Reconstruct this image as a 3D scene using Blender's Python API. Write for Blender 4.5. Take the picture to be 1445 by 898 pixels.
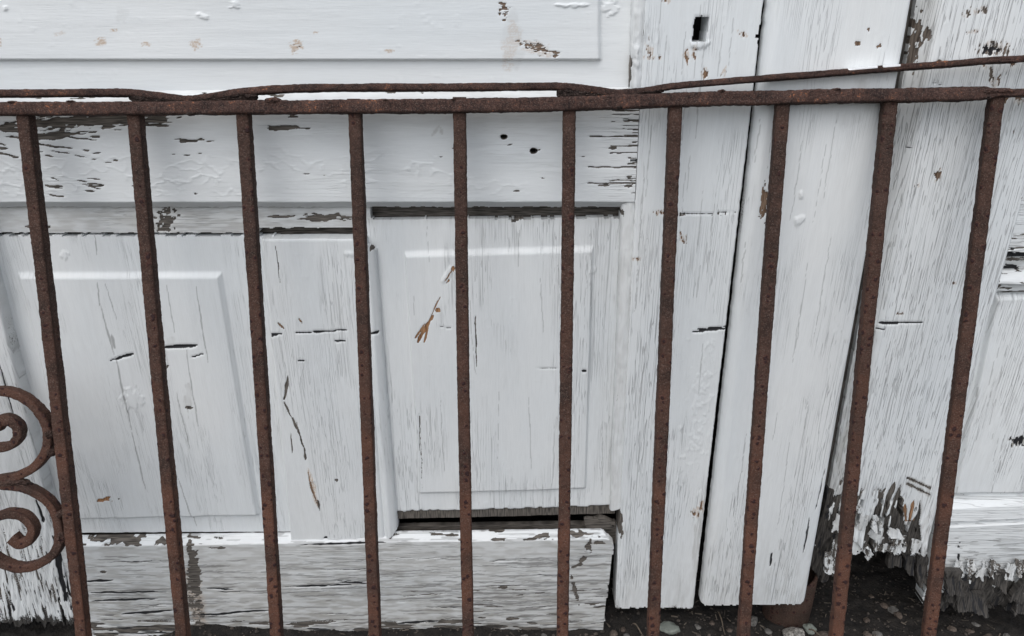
import bpy, math, random
import numpy as np

for o in list(bpy.data.objects):
    bpy.data.objects.remove(o)
S = bpy.context.scene
C = S.collection
R = math.radians

# ------------------------------------------------------------------ camera
IW, IH, F = 1445.0, 898.0, 1044.0        # photograph size and focal length in its pixels
PITCH = R(24.0)                          # camera looks down at the door
CY, CH = -0.84, 0.885                    # camera stands 0.84 m in front of the door face
cd = bpy.data.cameras.new('camera')
cd.sensor_width = 36.0
cd.lens = F / IW * 36.0
cd.clip_start, cd.clip_end = 0.02, 500
cam = bpy.data.objects.new('camera', cd)
cam.location = (0, CY, CH)
cam.rotation_euler = (R(90) - PITCH, 0, 0)
C.objects.link(cam)
S.camera = cam

# ------------------------------------------------------------------ sky and sun (overcast)
W = bpy.data.worlds.new('World')
S.world = W
W.use_nodes = True
wn, wl = W.node_tree.nodes, W.node_tree.links
bg = wn['Background']
sky = wn.new('ShaderNodeTexSky')
sky.sky_type = 'NISHITA'
sky.sun_disc = False
sky.sun_elevation = R(58)
sky.sun_rotation = R(205)
sky.air_density, sky.dust_density, sky.ozone_density = 1.0, 2.0, 1.0
hs = wn.new('ShaderNodeHueSaturation')
hs.inputs['Saturation'].default_value = 0.40       # cloud cover greys the sky
wl.new(sky.outputs[0], hs.inputs['Color'])
wl.new(hs.outputs[0], bg.inputs['Color'])
bg.inputs['Strength'].default_value = 0.15
sd = bpy.data.lights.new('sun', 'SUN')
sd.energy = 1.1
sd.angle = R(65)
sd.color = (1.0, 0.985, 0.97)
sun = bpy.data.objects.new('sun', sd)
sun.rotation_euler = (R(42), 0, R(-24))
C.objects.link(sun)
S.view_settings.view_transform = 'Standard'
S.view_settings.look = 'None'
S.view_settings.gamma = 1.0
S.view_settings.exposure = 0.33
S.view_settings.use_curve_mapping = False
S.cycles.max_bounces = 5
S.cycles.diffuse_bounces = 3
S.cycles.glossy_bounces = 2

# ------------------------------------------------------------------ measuring helpers
cp, sp = math.cos(PITCH), math.sin(PITCH)


def ray(u, v):
    x = (np.asarray(u, float) - IW / 2) / F
    y = -(np.asarray(v, float) - IH / 2) / F
    return x, cp + sp * y, -sp + cp * y


def on_door(u, v, y0=0.0):
    """measured photo position -> X, Z on the upright plane Y = y0"""
    dx, dy, dz = ray(u, v)
    t = (y0 - CY) / dy
    return np.array([dx * t, CH + dz * t])


def to_px(X, Y, Z):
    dy, dz = Y - CY, Z - CH
    d = dy * cp - dz * sp
    return IW / 2 + F * X / d, IH / 2 - F * (dy * sp + dz * cp) / d


LEAN = R(13.0)                            # the railing leans its top against the door
RY = -0.038
_d = ray(722, 148)
_t = (RY - CY) / _d[1]
RZ = CH + _d[2] * _t
fn = np.array([0, -math.cos(LEAN), math.sin(LEAN)])     # railing normal, towards viewer
fup = np.array([0, math.sin(LEAN), math.cos(LEAN)])
fx = np.array([1.0, 0, 0])
FP = np.array([0, RY, RZ])
CAMP = np.array([0, CY, CH])


def on_rail(u, v, off=0.0):
    """measured photo position -> point on the railing's front plane, off metres towards viewer"""
    d = np.array([float(a) for a in ray(u, v)])
    t = np.dot(FP + fn * off - CAMP, fn) / np.dot(d, fn)
    return CAMP + d * t


def line(p, q, v):
    """u of the line through two measured points at height v"""
    return p[0] + (q[0] - p[0]) * (v - p[1]) / (q[1] - p[1])


# ------------------------------------------------------------------ noise
def hsh(x, y, s):
    h = (x.astype(np.int64) * 374761393 + y.astype(np.int64) * 668265263 + int(s) * 1274126177) & 0xffffffff
    h = ((h ^ (h >> 13)) * 1274126177) & 0xffffffff
    h = ((h ^ (h >> 15)) * 2246822519) & 0xffffffff
    return ((h ^ (h >> 16)) & 0xffffff) / float(0xffffff)


def vn(x, y, s=0):
    x, y = np.asarray(x, float), np.asarray(y, float)
    xi, yi = np.floor(x), np.floor(y)
    a, b = x - xi, y - yi
    a, b = a * a * (3 - 2 * a), b * b * (3 - 2 * b)
    return ((hsh(xi, yi, s) * (1 - a) + hsh(xi + 1, yi, s) * a) * (1 - b)
            + (hsh(xi, yi + 1, s) * (1 - a) + hsh(xi + 1, yi + 1, s) * a) * b)


def fbm(x, y, s=0, o=3):
    r, k, n = 0, 0.5, 0
    for i in range(o):
        r = r + k * vn(np.asarray(x) * 2 ** i, np.asarray(y) * 2 ** i, s + i * 17)
        n += k
        k *= 0.5
    return r / n


def worley(x, y, s):
    """distance to the borders of a cracked, cell-like pattern"""
    xi, yi = np.floor(x), np.floor(y)
    f1, f2 = np.full_like(x, 9.0), np.full_like(x, 9.0)
    for i in (-1, 0, 1):
        for j in (-1, 0, 1):
            d = np.hypot(xi + i + hsh(xi + i, yi + j, s) - x, yi + j + hsh(xi + i, yi + j, s + 7) - y)
            f2 = np.minimum(np.maximum(d, f1), f2)
            f1 = np.minimum(d, f1)
    return f2 - f1


def sst(a, b, x):
    t = np.clip((x - a) / (b - a), 0, 1)
    return t * t * (3 - 2 * t)


# marks, in measured photo positions (U, V arrays of the surface's own points)
def blob_at(U, V, cu, cv, ru, rv, ang=0, rough=0.9, s=1, gx=9.0, gy=4.0):
    c, n = math.cos(R(ang)), math.sin(R(ang))
    a, b = (U - cu) * c + (V - cv) * n, -(U - cu) * n + (V - cv) * c
    d = np.sqrt((a / ru) ** 2 + (b / rv) ** 2)
    d = d + rough * (fbm(a / gx, b / gy, s) - 0.5) * 1.6
    return sst(1.12, 0.88, d)


def seg_at(U, V, u0, v0, u1, v1, w=1.6, taper=True, wob=1.5, s=1):
    dx, dy = u1 - u0, v1 - v0
    L = math.hypot(dx, dy)
    t = ((U - u0) * dx + (V - v0) * dy) / L
    q = ((U - u0) * -dy + (V - v0) * dx) / L
    q = q + (fbm(t / 14.0, t * 0 + s, s) - 0.5) * 2 * wob
    k = np.clip(t / L, 0, 1)
    ww = w * ((np.clip(4 * k * (1 - k), 0, 1) ** 0.5) if taper else 1.0) * (0.6 + 0.8 * vn(t / 7.0, t * 0 + 3.3, s))
    return np.where((t > 0) & (t < L), sst(1.15, 0.5, np.abs(q) / np.maximum(ww, 0.05)), 0.0)


def blob(U, V, cu, cv, ru, rv, *k, **kw):
    p = max(ru, rv) * 2.0 + 4
    m = (np.abs(U - cu) < p) & (np.abs(V - cv) < p)
    r_ = np.zeros_like(U)
    if m.any():
        r_[m] = blob_at(U[m], V[m], cu, cv, ru, rv, *k, **kw)
    return r_


def seg(U, V, u0, v0, u1, v1, w=1.6, *k, **kw):
    p = w * 2 + 8
    m = (U > min(u0, u1) - p) & (U < max(u0, u1) + p) & (V > min(v0, v1) - p) & (V < max(v0, v1) + p)
    r_ = np.zeros_like(U)
    if m.any():
        r_[m] = seg_at(U[m], V[m], u0, v0, u1, v1, w, *k, **kw)
    return r_


def mx(*a):
    r = a[0]
    for b in a[1:]:
        r = np.maximum(r, b)
    return r


# ------------------------------------------------------------------ materials
def newmat(name):
    m = bpy.data.materials.new(name)
    m.use_nodes = True
    nt = m.node_tree
    return m, nt.nodes, nt.links, nt.nodes['Principled BSDF']


class NB:
    """tiny node helper"""
    def __init__(s, nodes, links):
        s.n, s.l = nodes, links

    def put(s, sock, v):
        if isinstance(v, (int, float)):
            sock.default_value = v
        elif isinstance(v, tuple):
            sock.default_value = v if len(v) == len(sock.default_value) else (*v, 1)
        else:
            s.l.new(v, sock)

    def math(s, op, a, b=0.0, c=None, clamp=False):
        n = s.n.new('ShaderNodeMath')
        n.operation = op
        n.use_clamp = clamp
        s.put(n.inputs[0], a)
        s.put(n.inputs[1], b)
        if c is not None:
            s.put(n.inputs[2], c)
        return n.outputs[0]

    def attr(s, name, vec=False):
        n = s.n.new('ShaderNodeAttribute')
        n.attribute_name = name
        return n.outputs['Vector' if vec else 'Fac']

    def vmul(s, v, k):
        n = s.n.new('ShaderNodeVectorMath')
        n.operation = 'MULTIPLY'
        s.l.new(v, n.inputs[0])
        n.inputs[1].default_value = k
        return n.outputs[0]

    def noise(s, v, scale, detail=3.0, rough=0.55, dist=0.0):
        n = s.n.new('ShaderNodeTexNoise')
        s.l.new(v, n.inputs['Vector'])
        n.inputs['Scale'].default_value = scale
        n.inputs['Detail'].default_value = detail
        n.inputs['Roughness'].default_value = rough
        n.inputs['Distortion'].default_value = dist
        return n.outputs['Fac']

    def vor(s, v, scale, feature='F1', rand=1.0):
        n = s.n.new('ShaderNodeTexVoronoi')
        n.feature = feature
        s.l.new(v, n.inputs['Vector'])
        n.inputs['Scale'].default_value = scale
        n.inputs['Randomness'].default_value = rand
        return n

    def mix(s, f, a, b):
        n = s.n.new('ShaderNodeMix')
        n.data_type = 'RGBA'
        s.put(n.inputs[0], f)
        s.put(n.inputs[6], a)
        s.put(n.inputs[7], b)
        return n.outputs[2]

    def step(s, a, b, x):
        n = s.n.new('ShaderNodeMapRange')
        n.interpolation_type = 'SMOOTHSTEP'
        s.put(n.inputs[0], x)
        s.put(n.inputs[1], a)
        s.put(n.inputs[2], b)
        return n.outputs[0]

    def bump(s, h, dist, strength=1.0, nrm=None):
        n = s.n.new('ShaderNodeBump')
        n.inputs['Distance'].default_value = dist
        n.inputs['Strength'].default_value = strength
        s.l.new(h, n.inputs['Height'])
        if nrm is not None:
            s.l.new(nrm, n.inputs['Normal'])
        return n.outputs[0]


def paint_material():
    m, n, l, P = newmat('weathered_white_paint')
    B = NB(n, l)
    gc = B.attr('gc', True)                       # metres: along grain, across grain
    peel, dirt_shade, crk, tone, grime_shade, hair, tan, shade = [B.attr(a) for a in ('peel', 'dirt_shade', 'crk', 'tone', 'grime_shade', 'hair', 'tan', 'tint')]
    ge = B.attr('ge')
    streak = B.noise(B.vmul(gc, (6, 150, 1)), 1.0, 2, 0.6)
    fine = B.noise(B.vmul(gc, (45, 620, 1)), 1.0, 1, 0.6)
    speck = B.noise(gc, 420.0, 1, 0.6)
    # short checks in the paint that follow the grain
    c1 = B.noise(B.vmul(gc, (6, 260, 1)), 1.0, 1, 0.5)
    c2 = B.noise(B.vmul(gc, (48, 620, 1)), 1.0, 0, 0.5)
    l1 = B.math('SUBTRACT', 1.0, B.step(0.0, 0.013, B.math('ABSOLUTE', B.math('SUBTRACT', c1, 0.5))))
    l2 = B.math('MULTIPLY', B.step(0.70, 0.78, c2), 0.8)
    ck = B.math('MULTIPLY', B.math('MAXIMUM', l1, l2), crk, clamp=True)
    # bare wood where paint has gone; the edge is broken up along the grain
    pe = B.math('ADD', peel, B.math('MULTIPLY', B.math('SUBTRACT', streak, 0.5), B.math('MULTIPLY', ge, 0.8)))
    pe = B.math('ADD', pe, B.math('MULTIPLY', B.math('SUBTRACT', speck, 0.5), 0.5))
    pm = B.math('MULTIPLY', B.step(0.42, 0.58, pe), B.step(0.02, 0.12, peel))
    # colours
    white = B.mix(shade, (0.715, 0.745, 0.755), (0.775, 0.79, 0.785))
    white = B.mix(B.math('MULTIPLY', B.step(0.50, 0.75, streak), 0.09), white, (0.56, 0.575, 0.575))
    white = B.mix(B.math('MULTIPLY', B.step(0.35, 0.75, fine), 0.10), white, (0.50, 0.515, 0.52))
    dm = B.math('MULTIPLY', dirt_shade, B.math('ADD', 0.72, B.math('MULTIPLY', B.step(0.3, 0.7, streak), 0.28)), clamp=True)
    white = B.mix(dm, white, (0.335, 0.322, 0.295))  # grey of dirt, and of shade put into the colour
    white = B.mix(B.math('MULTIPLY', tan, B.step(0.3, 0.6, B.math('ADD', B.math('MULTIPLY', speck, 0.6), B.math('MULTIPLY', fine, 0.4)))), white, (0.47, 0.33, 0.215))
    white = B.mix(B.math('MULTIPLY', hair, 0.58), white, (0.13, 0.125, 0.12))
    wood = B.mix(B.step(0.3, 0.7, fine), (0.050, 0.044, 0.038), (0.165, 0.146, 0.126))
    wood = B.mix(B.attr('rot_shade'), wood, B.mix(B.step(0.3, 0.7, fine), (0.018, 0.017, 0.016), (0.068, 0.062, 0.056)))
    fresh = B.mix(B.step(0.3, 0.7, fine), (0.17, 0.075, 0.03), (0.42, 0.235, 0.12))
    wood = B.mix(tone, wood, fresh)
    col = B.mix(pm, white, wood)
    col = B.mix(B.math('MULTIPLY', ck, 0.36), col, (0.16, 0.155, 0.15))
    gm = B.step(0.35, 0.65, B.math('ADD', grime_shade, B.math('MULTIPLY', B.math('SUBTRACT', fine, 0.5), B.math('MULTIPLY', ge, 0.5))))
    col = B.mix(gm, col, (0.020, 0.020, 0.022))  # near-black of tears and grime, plus painted gap shadow
    l.new(col, P.inputs['Base Color'])
    rg = B.math('ADD', 0.50, B.math('MULTIPLY', pm, 0.35))
    l.new(rg, P.inputs['Roughness'])
    P.inputs['Specular IOR Level'].default_value = 0.35
    h = B.math('ADD', B.math('MULTIPLY', fine, 0.16), B.math('MULTIPLY', streak, 0.25))
    h = B.math('SUBTRACT', h, B.math('MULTIPLY', ck, 0.8))
    h = B.math('SUBTRACT', h, B.math('MULTIPLY', pm, 0.9))
    l.new(B.bump(h, 0.0007), P.inputs['Normal'])
    return m


def rust_material(name, dark, mid, hot, pits, fleck):
    m, n, l, P = newmat(name)
    B = NB(n, l)
    tc = B.attr('bc', True)                        # metres: round the section, along the bar
    low = B.attr('low')
    a = B.noise(tc, 45.0, 3, 0.65)
    b = B.noise(tc, 330.0, 2, 0.7)
    g = B.noise(tc, 760.0, 1, 0.6)
    col = B.mix(B.step(0.32, 0.68, B.math('ADD', B.math('MULTIPLY', a, 0.5), B.math('MULTIPLY', b, 0.5))), dark, mid)
    # redder and lighter towards the foot of the railing
    col = B.mix(B.math('MULTIPLY', low, B.step(0.25, 0.75, B.noise(tc, 22.0, 2))), col, hot)
    col = B.mix(B.math('MULTIPLY', B.step(0.56, 0.72, g), 0.5), col, (0.165, 0.125, 0.105))
    col = B.mix(B.math('MULTIPLY', B.step(0.44, 0.30, g), 0.55), col, (0.030, 0.022, 0.019))
    if fleck:
        fl = B.math('MULTIPLY', B.step(0.56, 0.68, b), B.step(0.54, 0.64, a))
        col = B.mix(B.math('MULTIPLY', fl, 0.8), col, (0.33, 0.13, 0.06))
    h = B.math('ADD', B.math('MULTIPLY', b, 0.9), B.math('MULTIPLY', g, 0.45))
    if pits:
        v = B.vor(tc, 105.0)
        v.voronoi_dimensions = '2D'
        sep = n.new('ShaderNodeSeparateColor')
        l.new(v.outputs['Color'], sep.inputs[0])
        keep = B.step(0.80, 0.84, B.math('ADD', B.math('ADD', B.math('MULTIPLY', sep.outputs[0], 0.75), B.math('MULTIPLY', a, 0.45)), B.math('MULTIPLY', low, 0.30)))
        size = B.math('ADD', 0.45, B.math('MULTIPLY', sep.outputs[1], 0.75))
        dd = B.math('ADD', B.math('DIVIDE', v.outputs['Distance'], size), B.math('MULTIPLY', B.math('SUBTRACT', b, 0.5), 0.6))
        halo = B.math('MULTIPLY', B.step(0.52, 0.16, dd), keep)
        core = B.math('MULTIPLY', B.step(0.30, 0.14, dd), keep)
        col = B.mix(B.math('MULTIPLY', halo, 0.6), col, (0.088, 0.032, 0.023))
        col = B.mix(B.math('MULTIPLY', core, 0.85), col, (0.022, 0.012, 0.013))
        h = B.math('SUBTRACT', h, B.math('MULTIPLY', core, 0.9))
    wm = B.attr('whitewash')
    col = B.mix(B.step(0.45, 0.6, wm), col, (0.75, 0.76, 0.77))
    l.new(col, P.inputs['Base Color'])
    P.inputs['Roughness'].default_value = 0.85
    P.inputs['Specular IOR Level'].default_value = 0.25
    l.new(B.bump(h, 0.0013), P.inputs['Normal'])
    return m


def simple_material(name, c1, c2, scale, rough=0.9, bumpd=0.002):
    m, n, l, P = newmat(name)
    B = NB(n, l)
    tc = n.new('ShaderNodeTexCoord').outputs['Object']
    a = B.noise(tc, scale, 5, 0.65)
    l.new(B.mix(B.step(0.3, 0.7, a), c1, c2), P.inputs['Base Color'])
    P.inputs['Roughness'].default_value = rough
    l.new(B.bump(B.noise(tc, scale * 2.5, 4, 0.65), bumpd), P.inputs['Normal'])
    return m


PAINT = paint_material()
RUST_BAR = rust_material('rusty_iron_bar', (0.019, 0.0115, 0.009), (0.066, 0.037, 0.028), (0.120, 0.051, 0.031), True, False)
RUST_RAIL = rust_material('rusty_iron_rail', (0.018, 0.011, 0.010), (0.090, 0.047, 0.036), (0.10, 0.05, 0.035), False, True)
RUST_SCALE = rust_material('flaking_rust_scale', (0.010, 0.007, 0.006), (0.036, 0.022, 0.018), (0.05, 0.02, 0.015), False, False)
RUST_PIPE = rust_material('rusty_pipe', (0.025, 0.016, 0.012), (0.070, 0.041, 0.030), (0.065, 0.036, 0.025), True, False)


# ------------------------------------------------------------------ mesh helpers
def add_attr(me, name, data, vec=False):
    a = me.attributes.new(name, 'FLOAT_VECTOR' if vec else 'FLOAT', 'POINT')
    a.data.foreach_set('vector' if vec else 'value', np.ascontiguousarray(data, dtype=np.float32).ravel())


def make_obj(name, co, faces, mat, parent=None, attrs=None, smooth=True):
    """co: N x 3, faces: M x 4 array"""
    me = bpy.data.meshes.new(name)
    me.vertices.add(len(co))
    me.vertices.foreach_set('co', np.ascontiguousarray(co, dtype=np.float32).ravel())
    f = np.ascontiguousarray(faces, dtype=np.int32)
    me.loops.add(f.size)
    me.loops.foreach_set('vertex_index', f.ravel())
    me.polygons.add(len(f))
    me.polygons.foreach_set('loop_start', np.arange(len(f), dtype=np.int32) * f.shape[1])
    me.polygons.foreach_set('use_smooth', np.full(len(f), bool(smooth)))
    me.update(calc_edges=True)
    for k, v in (attrs or {}).items():
        add_attr(me, k, v, v.ndim == 2)
    me.materials.append(mat)
    o = bpy.data.objects.new(name, me)
    C.objects.link(o)
    if parent is not None:
        o.parent = parent
    return o


def thing(name, label, cat, group=None):
    o = bpy.data.objects.new(name, None)
    o.empty_display_size = 0.05
    C.objects.link(o)
    o['label'] = label
    o['category'] = cat
    if group:
        o['group'] = group
    return o


def tag(o, label, cat, group=None):
    o['label'] = label
    o['category'] = cat
    if group:
        o['group'] = group
    return o


def axis(L, a, b, fine, coarse):
    """parameter values 0..1 over length L, fine between a and b (metres)"""
    a, b = max(0, a), min(L, b)
    if b <= a:
        return np.linspace(0, 1, max(2, int(L / coarse) + 1))
    p = []
    if a > 0:
        p.append(np.linspace(0, a, max(2, int(a / coarse) + 2))[:-1])
    p.append(np.linspace(a, b, max(2, int((b - a) / fine) + 1)))
    if b < L:
        p.append(np.linspace(b, L, max(2, int((L - b) / coarse) + 2))[1:])
    return np.concatenate(p) / L


ZLO, ZHI = -0.05, 0.93
SEED = [10]
ALL = ('peel', 'dirt_shade', 'crk', 'tone', 'grime_shade', 'hair', 'tan', 'tint', 'rot_shade')


def board(name, parent, px, y0, th, grain, fn_=None, fx_=None, fz_=None, bev=(0, 0, 0, 0), base=None, xvis=(-0.80, 0.82), ge=1.0, back=None):
    """A plank lying in the upright plane Y=y0. px: TL, TR, BR, BL in photo pixels.
    fn_(U, V, K) -> edits the dict K: h (relief, metres), keep, peel ...; bev: rounding of left, right, top, bottom"""
    SEED[0] += 1
    seed = SEED[0]
    fx_ = fx_ or (0.95e-3 if grain == 'v' else 1.9e-3)
    fz_ = fz_ or (1.9e-3 if grain == 'v' else 0.95e-3)
    TL, TR, BR, BL = [on_door(p[0], p[1], y0) for p in px]
    wid = max(np.linalg.norm(TR - TL), np.linalg.norm(BR - BL))
    hei = max(np.linalg.norm(TL - BL), np.linalg.norm(TR - BR))
    x0, x1 = min(TL[0], BL[0]), max(TR[0], BR[0])
    s = axis(wid, (xvis[0] - x0) * wid / (x1 - x0), (xvis[1] - x0) * wid / (x1 - x0), fx_, 0.02)
    zt = max(TL[1], TR[1])
    t = axis(hei, zt - ZHI, zt - ZLO, fz_, 0.02)
    Sg, Tg = np.meshgrid(s, t)
    P = ((1 - Sg) * (1 - Tg))[..., None] * TL + (Sg * (1 - Tg))[..., None] * TR + (Sg * Tg)[..., None] * BR + ((1 - Sg) * Tg)[..., None] * BL
    X, Z = P[..., 0], P[..., 1]
    U, V = to_px(X, y0, Z)
    K = {k: np.zeros_like(X) for k in ALL}
    K['crk'][:] = 0.6
    K['alg'] = np.zeros_like(X)
    K['h'] = np.zeros_like(X)
    K['keep'] = np.ones_like(X, bool)
    for k, v in (base or {}).items():
        K[k][:] = v
    K['dl'], K['dr'], K['dt'], K['db'] = Sg * wid, (1 - Sg) * wid, Tg * hei, (1 - Tg) * hei
    for key, r in zip(('dl', 'dr', 'dt', 'db'), bev):
        if r > 0:
            q = np.clip(1 - K[key] / r, 0, 1)
            K['h'] -= r * (1 - np.sqrt(np.maximum(0, 1 - q * q))) * 0.9
    if grain == 'v':
        A, Bc = Z, X
    else:
        A, Bc = X, Z
    # gentle unevenness of old wood: ridged along the grain
    K['h'] += (fbm(A * 5 + seed, Bc * 45, seed) - 0.5) * 0.0010 + (fbm(A * 4, Bc * 6 + seed, seed + 5) - 0.5) * 0.003
    # wavering edges
    if fn_:
        fn_(U, V, K)
    # broad mottling, patchy checking, blisters and crazed paint
    K['dirt_shade'] = K['dirt_shade'] * (0.55 + 0.6 * sst(0.3, 0.7, fbm(A * 60, Bc * 260, seed + 41)))
    K['tint'] = np.clip(fbm(A * 5, Bc * 14, seed + 31) * 1.6 - 0.3, 0, 1)
    K['crk'] = K['crk'] * np.maximum(sst(0.40, 0.62, fbm(A * 9, Bc * 28, seed + 33)), sst(0.9, 1.3, K['crk']) * 0.8) * 1.1
    K['h'] = K['h'] + 0.00022 * sst(0.74, 0.84, fbm(A * 170, Bc * 170, seed + 34, 2)) * sst(0.5, 0.62, fbm(A * 12, Bc * 12, seed + 35))
    if K['alg'].max() > 0:
        e = worley(A * 48 + 0.5 * fbm(A * 120, Bc * 120, 5), Bc * 70 + 0.8 * fbm(A * 90, Bc * 90, 6), seed)
        am = K['alg'] * sst(0.36, 0.52, fbm(A * 22, Bc * 40, seed + 36))
        K['h'] = K['h'] + 0.0007 * am * sst(0.12, 0.02, e) + 0.0004 * am * (fbm(A * 48, Bc * 70, 9) - 0.5)
    K['h'] = K['h'] - 0.0006 * sst(0.3, 0.7, K['peel']) - 0.0014 * K['grime_shade']
    # slight raggedness in the outline
    wob = 0.0012
    X = X + np.where((Sg <= 0) | (Sg >= 1), (fbm(Z * 120, Z * 0 + seed, seed) - 0.5) * wob, 0)
    Z = Z + np.where((Tg <= 0) | (Tg >= 1), (fbm(X * 120, X * 0 + seed, seed + 3) - 0.5) * wob, 0)
    Y = y0 - K['h']
    nr, ncol = X.shape
    co = np.stack([X, Y, Z], -1).reshape(-1, 3)
    idx = np.arange(nr * ncol).reshape(nr, ncol)
    quads = np.stack([idx[1:, :-1], idx[1:, 1:], idx[:-1, 1:], idx[:-1, :-1]], -1).reshape(-1, 4)
    kp = K['keep']
    kf = (kp[1:, :-1] & kp[1:, 1:] & kp[:-1, 1:] & kp[:-1, :-1]).ravel()
    quads = quads[kf]
    e = np.concatenate([quads[:, [i, (i + 1) % 4]] for i in range(4)])
    N = nr * ncol
    key, rev = e[:, 0] * N + e[:, 1], e[:, 1] * N + e[:, 0]
    be = e[~np.isin(key, rev)]
    fr = np.concatenate([be[:, 0], be[:, 1]])
    n0, nb = N, len(be)
    bk = co[fr].copy()
    bk[:, 1] = y0 + th
    allco = np.concatenate([co, co[fr], bk])
    i = np.arange(nb)
    side = np.stack([n0 + nb + i, n0 + i, n0 + 2 * nb + i, n0 + 3 * nb + i], -1)
    faces = np.concatenate([quads, side])
    used = np.unique(faces)
    remap = np.full(len(allco), -1)
    remap[used] = np.arange(len(used))
    faces = remap[faces]
    src = np.concatenate([np.arange(N), fr, fr])[used]
    at = {k: K[k].ravel()[src] for k in ALL}
    sd_ = (used >= N)
    at['peel'] = np.where(sd_, np.maximum(at['peel'], 0.30), at['peel'])
    gcv = np.stack([A, Bc, np.zeros_like(A)], -1).reshape(-1, 3)[src] + np.array([seed * 3.17, seed * 1.71, seed])
    at['gc'] = gcv + np.where(sd_[:, None], np.array([0, 0, 0.0]), 0)
    at['gc'][:, 2] += np.where(used >= N + 2 * nb, th, 0)
    at['ge'] = np.full(len(used), ge)
    o = make_obj(name, allco[used], faces, PAINT, parent, at)
    fl = np.ones(len(faces), bool)
    fl[len(quads):] = False
    o.data.polygons.foreach_set('use_smooth', fl)
    return o


def sweep(name, pts, wid, dep, mat, parent, nrm=None, amp=0.0005, seed=1, k=4, low=None, front=0.0, attrs=None, lump=0.0):
    """bar of rectangular section along pts (N x 3). wid: in-plane size, dep: size along the normal"""
    pts = np.asarray(pts, float)
    N = len(pts)
    nrm = fn if nrm is None else nrm
    tan = np.gradient(pts, axis=0)
    tan /= np.linalg.norm(tan, axis=1)[:, None]
    side = np.cross(tan, nrm)
    side /= np.linalg.norm(side, axis=1)[:, None]
    wid, dep = np.broadcast_to(wid, N), np.broadcast_to(dep, N)
    sec = []
    g = np.linspace(-1, 1, k + 1)
    for a in g[:-1]: sec.append((a, 1))
    for a in g[:-1]: sec.append((1, -a))
    for a in g[:-1]: sec.append((-a, -1))
    for a in g[:-1]: sec.append((-1, a))
    sec = np.array(sec)
    r = np.linalg.norm(sec, axis=1)
    sec = sec * np.where(r > 1.3, 0.93, 1.0)[:, None]     # softened corners
    M = len(sec)
    arc = np.concatenate([[0], np.cumsum(np.linalg.norm(np.diff(pts, axis=0), axis=1))])
    A, Q = np.meshgrid(arc, np.arange(M), indexing='ij')
    ds = (fbm(A * 260, Q * 0.9, seed) - 0.5) * 2 * amp + (fbm(A * 30, Q * 0.25, seed + 9) - 0.5) * 2 * (amp + lump)
    sx = sec[None, :, 0] * wid[:, None] / 2
    sy = sec[None, :, 1] * dep[:, None] / 2
    rr = np.sqrt(sx ** 2 + sy ** 2) + 1e-9
    sx, sy = sx + ds * sx / rr, sy + ds * sy / rr
    co = pts[:, None, :] + side[:, None, :] * sx[..., None] + nrm * (sy - dep[:, None] / 2 + front)[..., None]
    idx = np.arange(N * M).reshape(N, M)
    a, b = idx[:-1], idx[1:]
    f = np.stack([a, b, np.roll(b, -1, 1), np.roll(a, -1, 1)], -1).reshape(-1, 4)
    co = co.reshape(-1, 3)
    # close the ends
    c0, c1 = co[:M].mean(0), co[-M:].mean(0)
    co = np.concatenate([co, [c0, c1]])
    j = np.arange(0, M, 2)
    caps = [(N * M, q, (q + 1) % M, (q + 2) % M) for q in j] + [(N * M + 1, (N - 1) * M + (q + 2) % M, (N - 1) * M + (q + 1) % M, (N - 1) * M + q) for q in j]
    f = np.concatenate([f, np.array(caps)])
    at = {'low': np.zeros(len(co)) if low is None else np.concatenate([np.repeat(low, M), [low[0], low[-1]]]),
          'whitewash': np.zeros(len(co))}
    per = float(np.mean(wid) + np.mean(dep)) * 2
    bc = np.stack([Q * per / M, A, 0 * A], -1).reshape(-1, 3) + np.array([seed * 0.731, seed * 1.37, seed * 0.01])
    at['bc'] = np.concatenate([bc, bc[:1], bc[-1:]])
    if attrs:
        at.update({k_: np.concatenate([np.repeat(v, M), [0, 0]]) for k_, v in attrs.items()})
    return make_obj(name, co, f, mat, parent, at, smooth=True)


def dense(px, n):
    """smooth dense curve through measured points (Catmull-Rom)"""
    p = np.array(px, float)
    p = np.concatenate([[2 * p[0] - p[1]], p, [2 * p[-1] - p[-2]]])
    out = []
    m = len(p) - 3
    for t in np.linspace(0, m - 1e-6, n):
        i = int(t)
        x = t - i
        a, b, c, d = p[i:i + 4]
        out.append(0.5 * ((2 * b) + (-a + c) * x + (2 * a - 5 * b + 4 * c - d) * x * x + (-a + 3 * b - 3 * c + d) * x ** 3))
    return np.array(out)


def raised(U, V, K, y0, q, bw, hgt):
    """raised field of a panel: q = TL, TR, BR, BL in photo pixels, bw bevel width in metres, hgt height"""
    P = [on_door(a, b, y0) for a, b in q]
    # this surface's own X, Z
    dx, dy, dz = ray(U, V)
    t = (y0 - CY) / dy
    X, Z = dx * t, CH + dz * t
    d = np.full_like(U, 9.0)
    bw = bw if isinstance(bw, tuple) else (bw,) * 4          # top, right, bottom, left
    for i in range(4):
        a, b = P[i], P[(i + 1) % 4]
        e = b - a
        nn = np.array([e[1], -e[0]]) / np.linalg.norm(e)      # inward for clockwise order seen from the front
        d = np.minimum(d, ((X - a[0]) * nn[0] + (Z - a[1]) * nn[1]) / bw[i])
    K['h'] += np.clip(d, 0, 1) * hgt
    return d


# ------------------------------------------------------------------ left door leaf
door = thing('panelled_door', 'white peeling panelled door leaf with square hole in its stile behind the railing', 'door', 'pair of old doors')
VT = -2600                                     # far above the picture: door top about 1.8 m


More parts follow.
